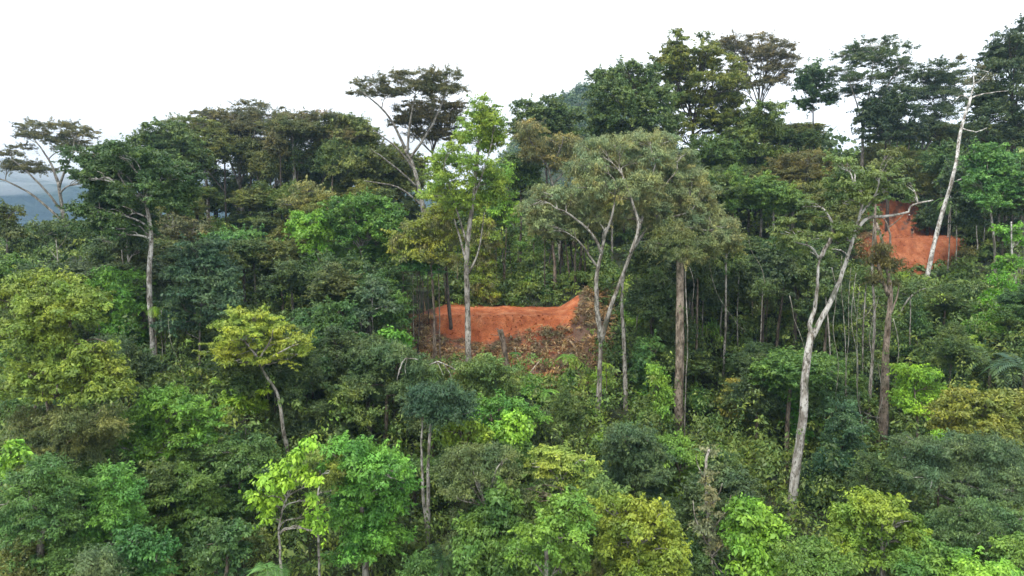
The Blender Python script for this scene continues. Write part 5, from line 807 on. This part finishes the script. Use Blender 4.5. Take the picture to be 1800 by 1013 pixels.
    if hat:
        mb = MB(); prof = [(.001, .135), (.06, .13), (.095, .10), (.105, .03), (.19, .015), (.195, .0), (.10, .012), (.09, .02)]; ph = np.arange(16) / 16 * 2 * math.pi
        v = np.array([(r * math.cos(a), r * math.sin(a), z) for r, z in prof for a in ph]) + hc + (0, 0, .045); fc = [(i * 16 + j, (i + 1) * 16 + j, (i + 1) * 16 + (j + 1) % 16, i * 16 + (j + 1) % 16) for i in range(len(prof) - 1) for j in range(16)]
        mb.add(v, fc); obj('hat', mb.mesh('hat', True), hat, body)
    return body
M_SK = plain('skin', (.30, .16, .10), .5); M_SK2 = plain('skin_b', (.34, .19, .12), .5); M_HR = plain('hair', (.015, .012, .01), .6)
stand = dict(pelvis=(0, 0, .93), waist=(0, 0, 1.10), chest=(0, .01, 1.32), neck=(0, 0, 1.50), head=(0, -.01, 1.62), face=(0.25, -1, 0), shl=(.18, 0, 1.42), ell=(.36, .05, 1.20), wrl=(.21, -.05, 1.01), shr=(-.18, 0, 1.42), elr=(-.37, .05, 1.20), wrr=(-.22, -.05, 1.0),
    hpl=(.095, 0, .88), knl=(.13, -.02, .48), anl=(.15, .02, .07), hpr=(-.095, 0, .88), knr=(-.13, -.02, .48), anr=(-.16, .02, .07))
sit = dict(pelvis=(0, .12, .34), waist=(0, .08, .50), chest=(.01, -.06, .70), neck=(.01, -.14, .86), head=(.0, -.19, .97), face=(.35, -1, -.35), shl=(.19, -.06, .78), ell=(.27, -.26, .56), wrl=(.2, -.42, .42), shr=(-.17, -.06, .78), elr=(-.25, -.25, .55), wrr=(-.16, -.42, .40),
    hpl=(.1, .08, .32), knl=(.24, -.3, .50), anl=(.22, -.22, .07), hpr=(-.1, .08, .32), knr=(-.24, -.3, .50), anr=(-.2, -.22, .07))
def on_terrace(px, D):
    x = (px - 900) / F * D; X = np.array([[x]]); Y = np.array([[D]]); return np.array((x, D, float(f2(X, Y)[0, 0]) + .1 * float(wavy(X, Y, 1.3, 3)[0, 0])))
p = on_terrace(1601, 107.9); figure(p + (0, 0, .02), R(8), stand, plain('dark_shirt', (.025, .028, .035)), plain('shorts_cloth', (.33, .24, .18)), M_HR, M_SK, 'person standing hands on hips in a dark top and light shorts on the red clay')
p = on_terrace(1594, 115.1); figure(p + (0, 0, .03), R(-15), sit, plain('red_shirt', (.28, .02, .03)), plain('dark_trousers', (.06, .05, .05)), M_HR, M_SK2, 'person crouching in a red top and pale hat at the top of the red clay', hat=plain('hat_cloth', (.75, .72, .68)))
# ------------------------------------------------------------ air
def box(name, a, b):
    v = [(x, y, z) for x in (a[0], b[0]) for y in (a[1], b[1]) for z in (a[2], b[2])]; me = bpy.data.meshes.new(name)
    me.from_pydata(v, [], [(0, 1, 3, 2), (4, 6, 7, 5), (0, 4, 5, 1), (2, 3, 7, 6), (0, 2, 6, 4), (1, 5, 7, 3)]); o = bpy.data.objects.new(name, me); COL.objects.link(o); return o
if HAZE:
    zt = 330; o = box('haze', (-2600, -220, -260), (2600, 2500, zt)); m = bpy.data.materials.new('haze'); m.use_nodes = True; t = m.node_tree
    t.nodes.remove(t.nodes['Principled BSDF']); v = t.nodes.new('ShaderNodeVolumePrincipled'); v.inputs['Color'].default_value = (.42, .66, 1, 1); v.inputs['Density'].default_value = HAZE; v.inputs['Anisotropy'].default_value = .2
    t.links.new(v.outputs[0], t.nodes['Material Output'].inputs['Volume']); o.data.materials.append(m); o['kind'] = 'stuff'; m.cycles.homogeneous_volume = True
# bank of mist lying on the far mountain
mb = MB()
for x, y, z, a, h in [(-1500,1300,140,420,46),(-1050,1280,118,380,40),(-700,1250,104,300,30),(-950,1220,70,160,14),(-350,1300,110,300,34),(-1250,1240,84,150,15),(-1300,1330,185,600,60),(-500,1330,165,500,50)]:
    T, Q = np.meshgrid(np.linspace(0.02, math.pi - .02, 14), np.arange(28) / 28 * 2 * math.pi, indexing='ij'); rr = 1 + .10 * np.sin(5 * Q + x) * np.sin(T) + .07 * np.cos(9 * Q + y)
    v = np.stack([np.sin(T) * np.cos(Q) * rr * a, np.sin(T) * np.sin(Q) * rr * a * .3, np.cos(T) * rr * h], -1).reshape(-1, 3) + (x, y, z); fc = [(i * 28 + j, (i + 1) * 28 + j, (i + 1) * 28 + (j + 1) % 28, i * 28 + (j + 1) % 28) for i in range(13) for j in range(28)]; mb.add(v, fc)
o = obj('mist', mb.mesh('mist', True), bpy.data.materials.new('mist')); m = o.data.materials[0]; m.use_nodes = True; t = m.node_tree; t.nodes.remove(t.nodes['Principled BSDF']); v = t.nodes.new('ShaderNodeVolumePrincipled'); v.inputs['Color'].default_value = (1, 1, 1, 1); v.inputs['Density'].default_value = .006
t.links.new(v.outputs[0], t.nodes['Material Output'].inputs['Volume']); m.cycles.homogeneous_volume = True; tag(o, 'pale bank of low cloud lying on the blue mountain', 'cloud', kind='stuff')
# ------------------------------------------------------------ labels of the repeats: colour, size, place beside a landmark
LM = [(100,230,'the left umbrella tree'),(270,330,'the tall leafy pale-trunked tree'),(430,220,'the wide brownish umbrella tree'),(530,260,'the white forked umbrella tree'),(700,200,'the tallest brown umbrella tree'),(640,400,'the fresh-green dome'),(445,450,'the slim palm'),(350,500,'the blue-green layered tree'),
 (840,260,'the lime tree'),(90,590,'the yellow-green rounded tree'),(215,520,'the bright green leafy tree'),(445,590,'the yellow leaning tree'),(270,640,'the straight pale trunk'),(290,750,'the bright layered tree'),(75,900,'the bottom left corner tree'),(310,900,'the dark tiered tree'),(500,860,'the large-leaved lime tree'),(650,870,'the brilliant green tree'),
 (690,650,'the hazy blue-green tree'),(750,840,'the birch-like trunks'),(780,580,'the left end of the orange clearing'),(900,500,'the bush belt behind the clearing'),(930,650,'the dry brush'),(1010,470,'the tight row of dark trunks'),(1050,640,'the forked pale trunk'),(1098,620,'the smooth pale trunk'),(1100,300,'the grey-green giant'),(1120,180,'the big dark dome'),(1240,150,'the olive tiered tree'),
 (1340,110,'the highest umbrella crown'),(1430,150,'the slim sky-gap tree'),(1540,130,'the right skyline umbrella tree'),(1650,180,'the dark layered tree'),(1780,150,'the upper right corner tree'),(1420,310,'the dark olive domed tree'),(1195,600,'the thickest trunk'),(1274,580,'the slim white trunk'),(1370,580,'the brown curving trunk'),(1410,700,'the white forked trunk'),
 (1440,400,'the forks of the white tree'),(1560,650,'the mossy trunk'),(1590,300,'the top of the red clearing'),(1600,500,"the red clearing's foot"),(1665,350,'the white leaning trunk'),(1750,300,'the fresh green right-edge tree'),(1720,420,'the right side of the red clearing'),(1770,530,'the bright round bush'),(1740,650,'the dark palms'),(1620,680,'the bright lime drooping tree'),
 (1730,740,'the olive-yellow canopy'),(1700,830,'the wide white-branched tree'),(1550,930,'the domed yellow-green tree'),(1480,800,'the vine-smothered tree'),(1330,930,'the vivid broad-leaved tree'),(1245,900,'the grey dead tangle'),(1110,950,'the bottom yellow-green tree'),(985,820,'the pale flat-crowned tree'),(860,870,'the grey-green feathery tree'),(1115,820,'the blue-green bushy tree'),(965,940,'the rich green bottom tree'),(180,770,'the feathery edge tree'),(560,760,'the shaded feathery tree')]
def colour_word(c):
    r, g, b_ = c
    if g > .15: return 'lime' if r > .1 else 'bright green'
    if r > .8 * g: return 'olive'
    if g > .095: return 'mid-green'
    return 'dark green'
byl = {}
for o_, px_, py_, wd, k_, c_, cat_ in FILLED:
    i = min(range(len(LM)), key=lambda q: (LM[q][0] - px_) ** 2 + (LM[q][1] - py_) ** 2); dx, dy = px_ - LM[i][0], py_ - LM[i][1]
    rel = ('just above' if dy < 0 else 'just below') if abs(dy) > 1.3 * abs(dx) else ('left of' if dx < 0 else 'right of'); sh = dict(tier='layered', airy='airy', umb='flat-topped', tall='slender', broad='leafy', soft='fine-leaved', sap='young', ground='low')[k_]
    byl.setdefault(f"{colour_word(c_)} {sh} {cat_}|{rel} {LM[i][2]}", []).append((px_, o_))
ORD = ['first', 'second', 'third', 'fourth', 'fifth', 'sixth', 'seventh', 'eighth', 'ninth', 'tenth']
for key, l in byl.items():
    kd, pl = key.split('|'); l.sort(key=lambda t: t[0]); pl = pl if len(kd.split()) + len(pl.split()) < 11 or len(l) < 3 else pl.replace('the left end of ', '').replace('just ', '')
    for i, (_, o_) in enumerate(l): o_['label'] = f"{kd} {pl}" if len(l) == 1 else (f"{'left' if i == 0 else 'right'} one of two {kd}s {pl}".replace('bushs', 'bushes') if len(l) == 2 else f"{kd} {pl}, {ORD[i]} from the left there")
for _, _o in [t for l in byl.values() for t in l]:
    s = _o['label']
    for x1, x2 in ((' there', ''), ('just ', ''), ('the left end of ', ''), (' young', ''), (' low', ''), ('one of two ', 'of two '), (' behind the clearing', '')):
        if len(s.split()) > 16: s = s.replace(x1, x2)
    _o['label'] = s
for kind_, what in (('dark_trunk_tree', 'dark straight trunk in the row behind the orange clearing'), ('thin_stemmed_tree', 'thin brown stem behind the orange clearing'), ('bush', 'leafy bush behind the orange clearing')):
    l = sorted([o_ for o_ in bpy.data.objects if o_.name.split('.')[0] == kind_ and o_.get('group', '').endswith('behind the orange clearing')], key=lambda o_: o_.location.x / o_.location.y)
    for i, o_ in enumerate(l): o_['label'] = f"{what}, {(ORD + ['eleventh','twelfth','thirteenth','fourteenth','fifteenth','sixteenth','seventeenth','eighteenth','nineteenth','twentieth'])[i]} from the left"
if 'DBG' in globals():
    for o_ in bpy.data.objects:
        if len(str(o_.get('label', '')).split()) > 16: print('LONG', o_.name, o_['label'])
    for a in WHERE:
        if abs(a[1]) > 4: print('FOOT', a)
    print('FILL', NF, 'leafverts', sum(len(m.vertices) for m in bpy.data.meshes))
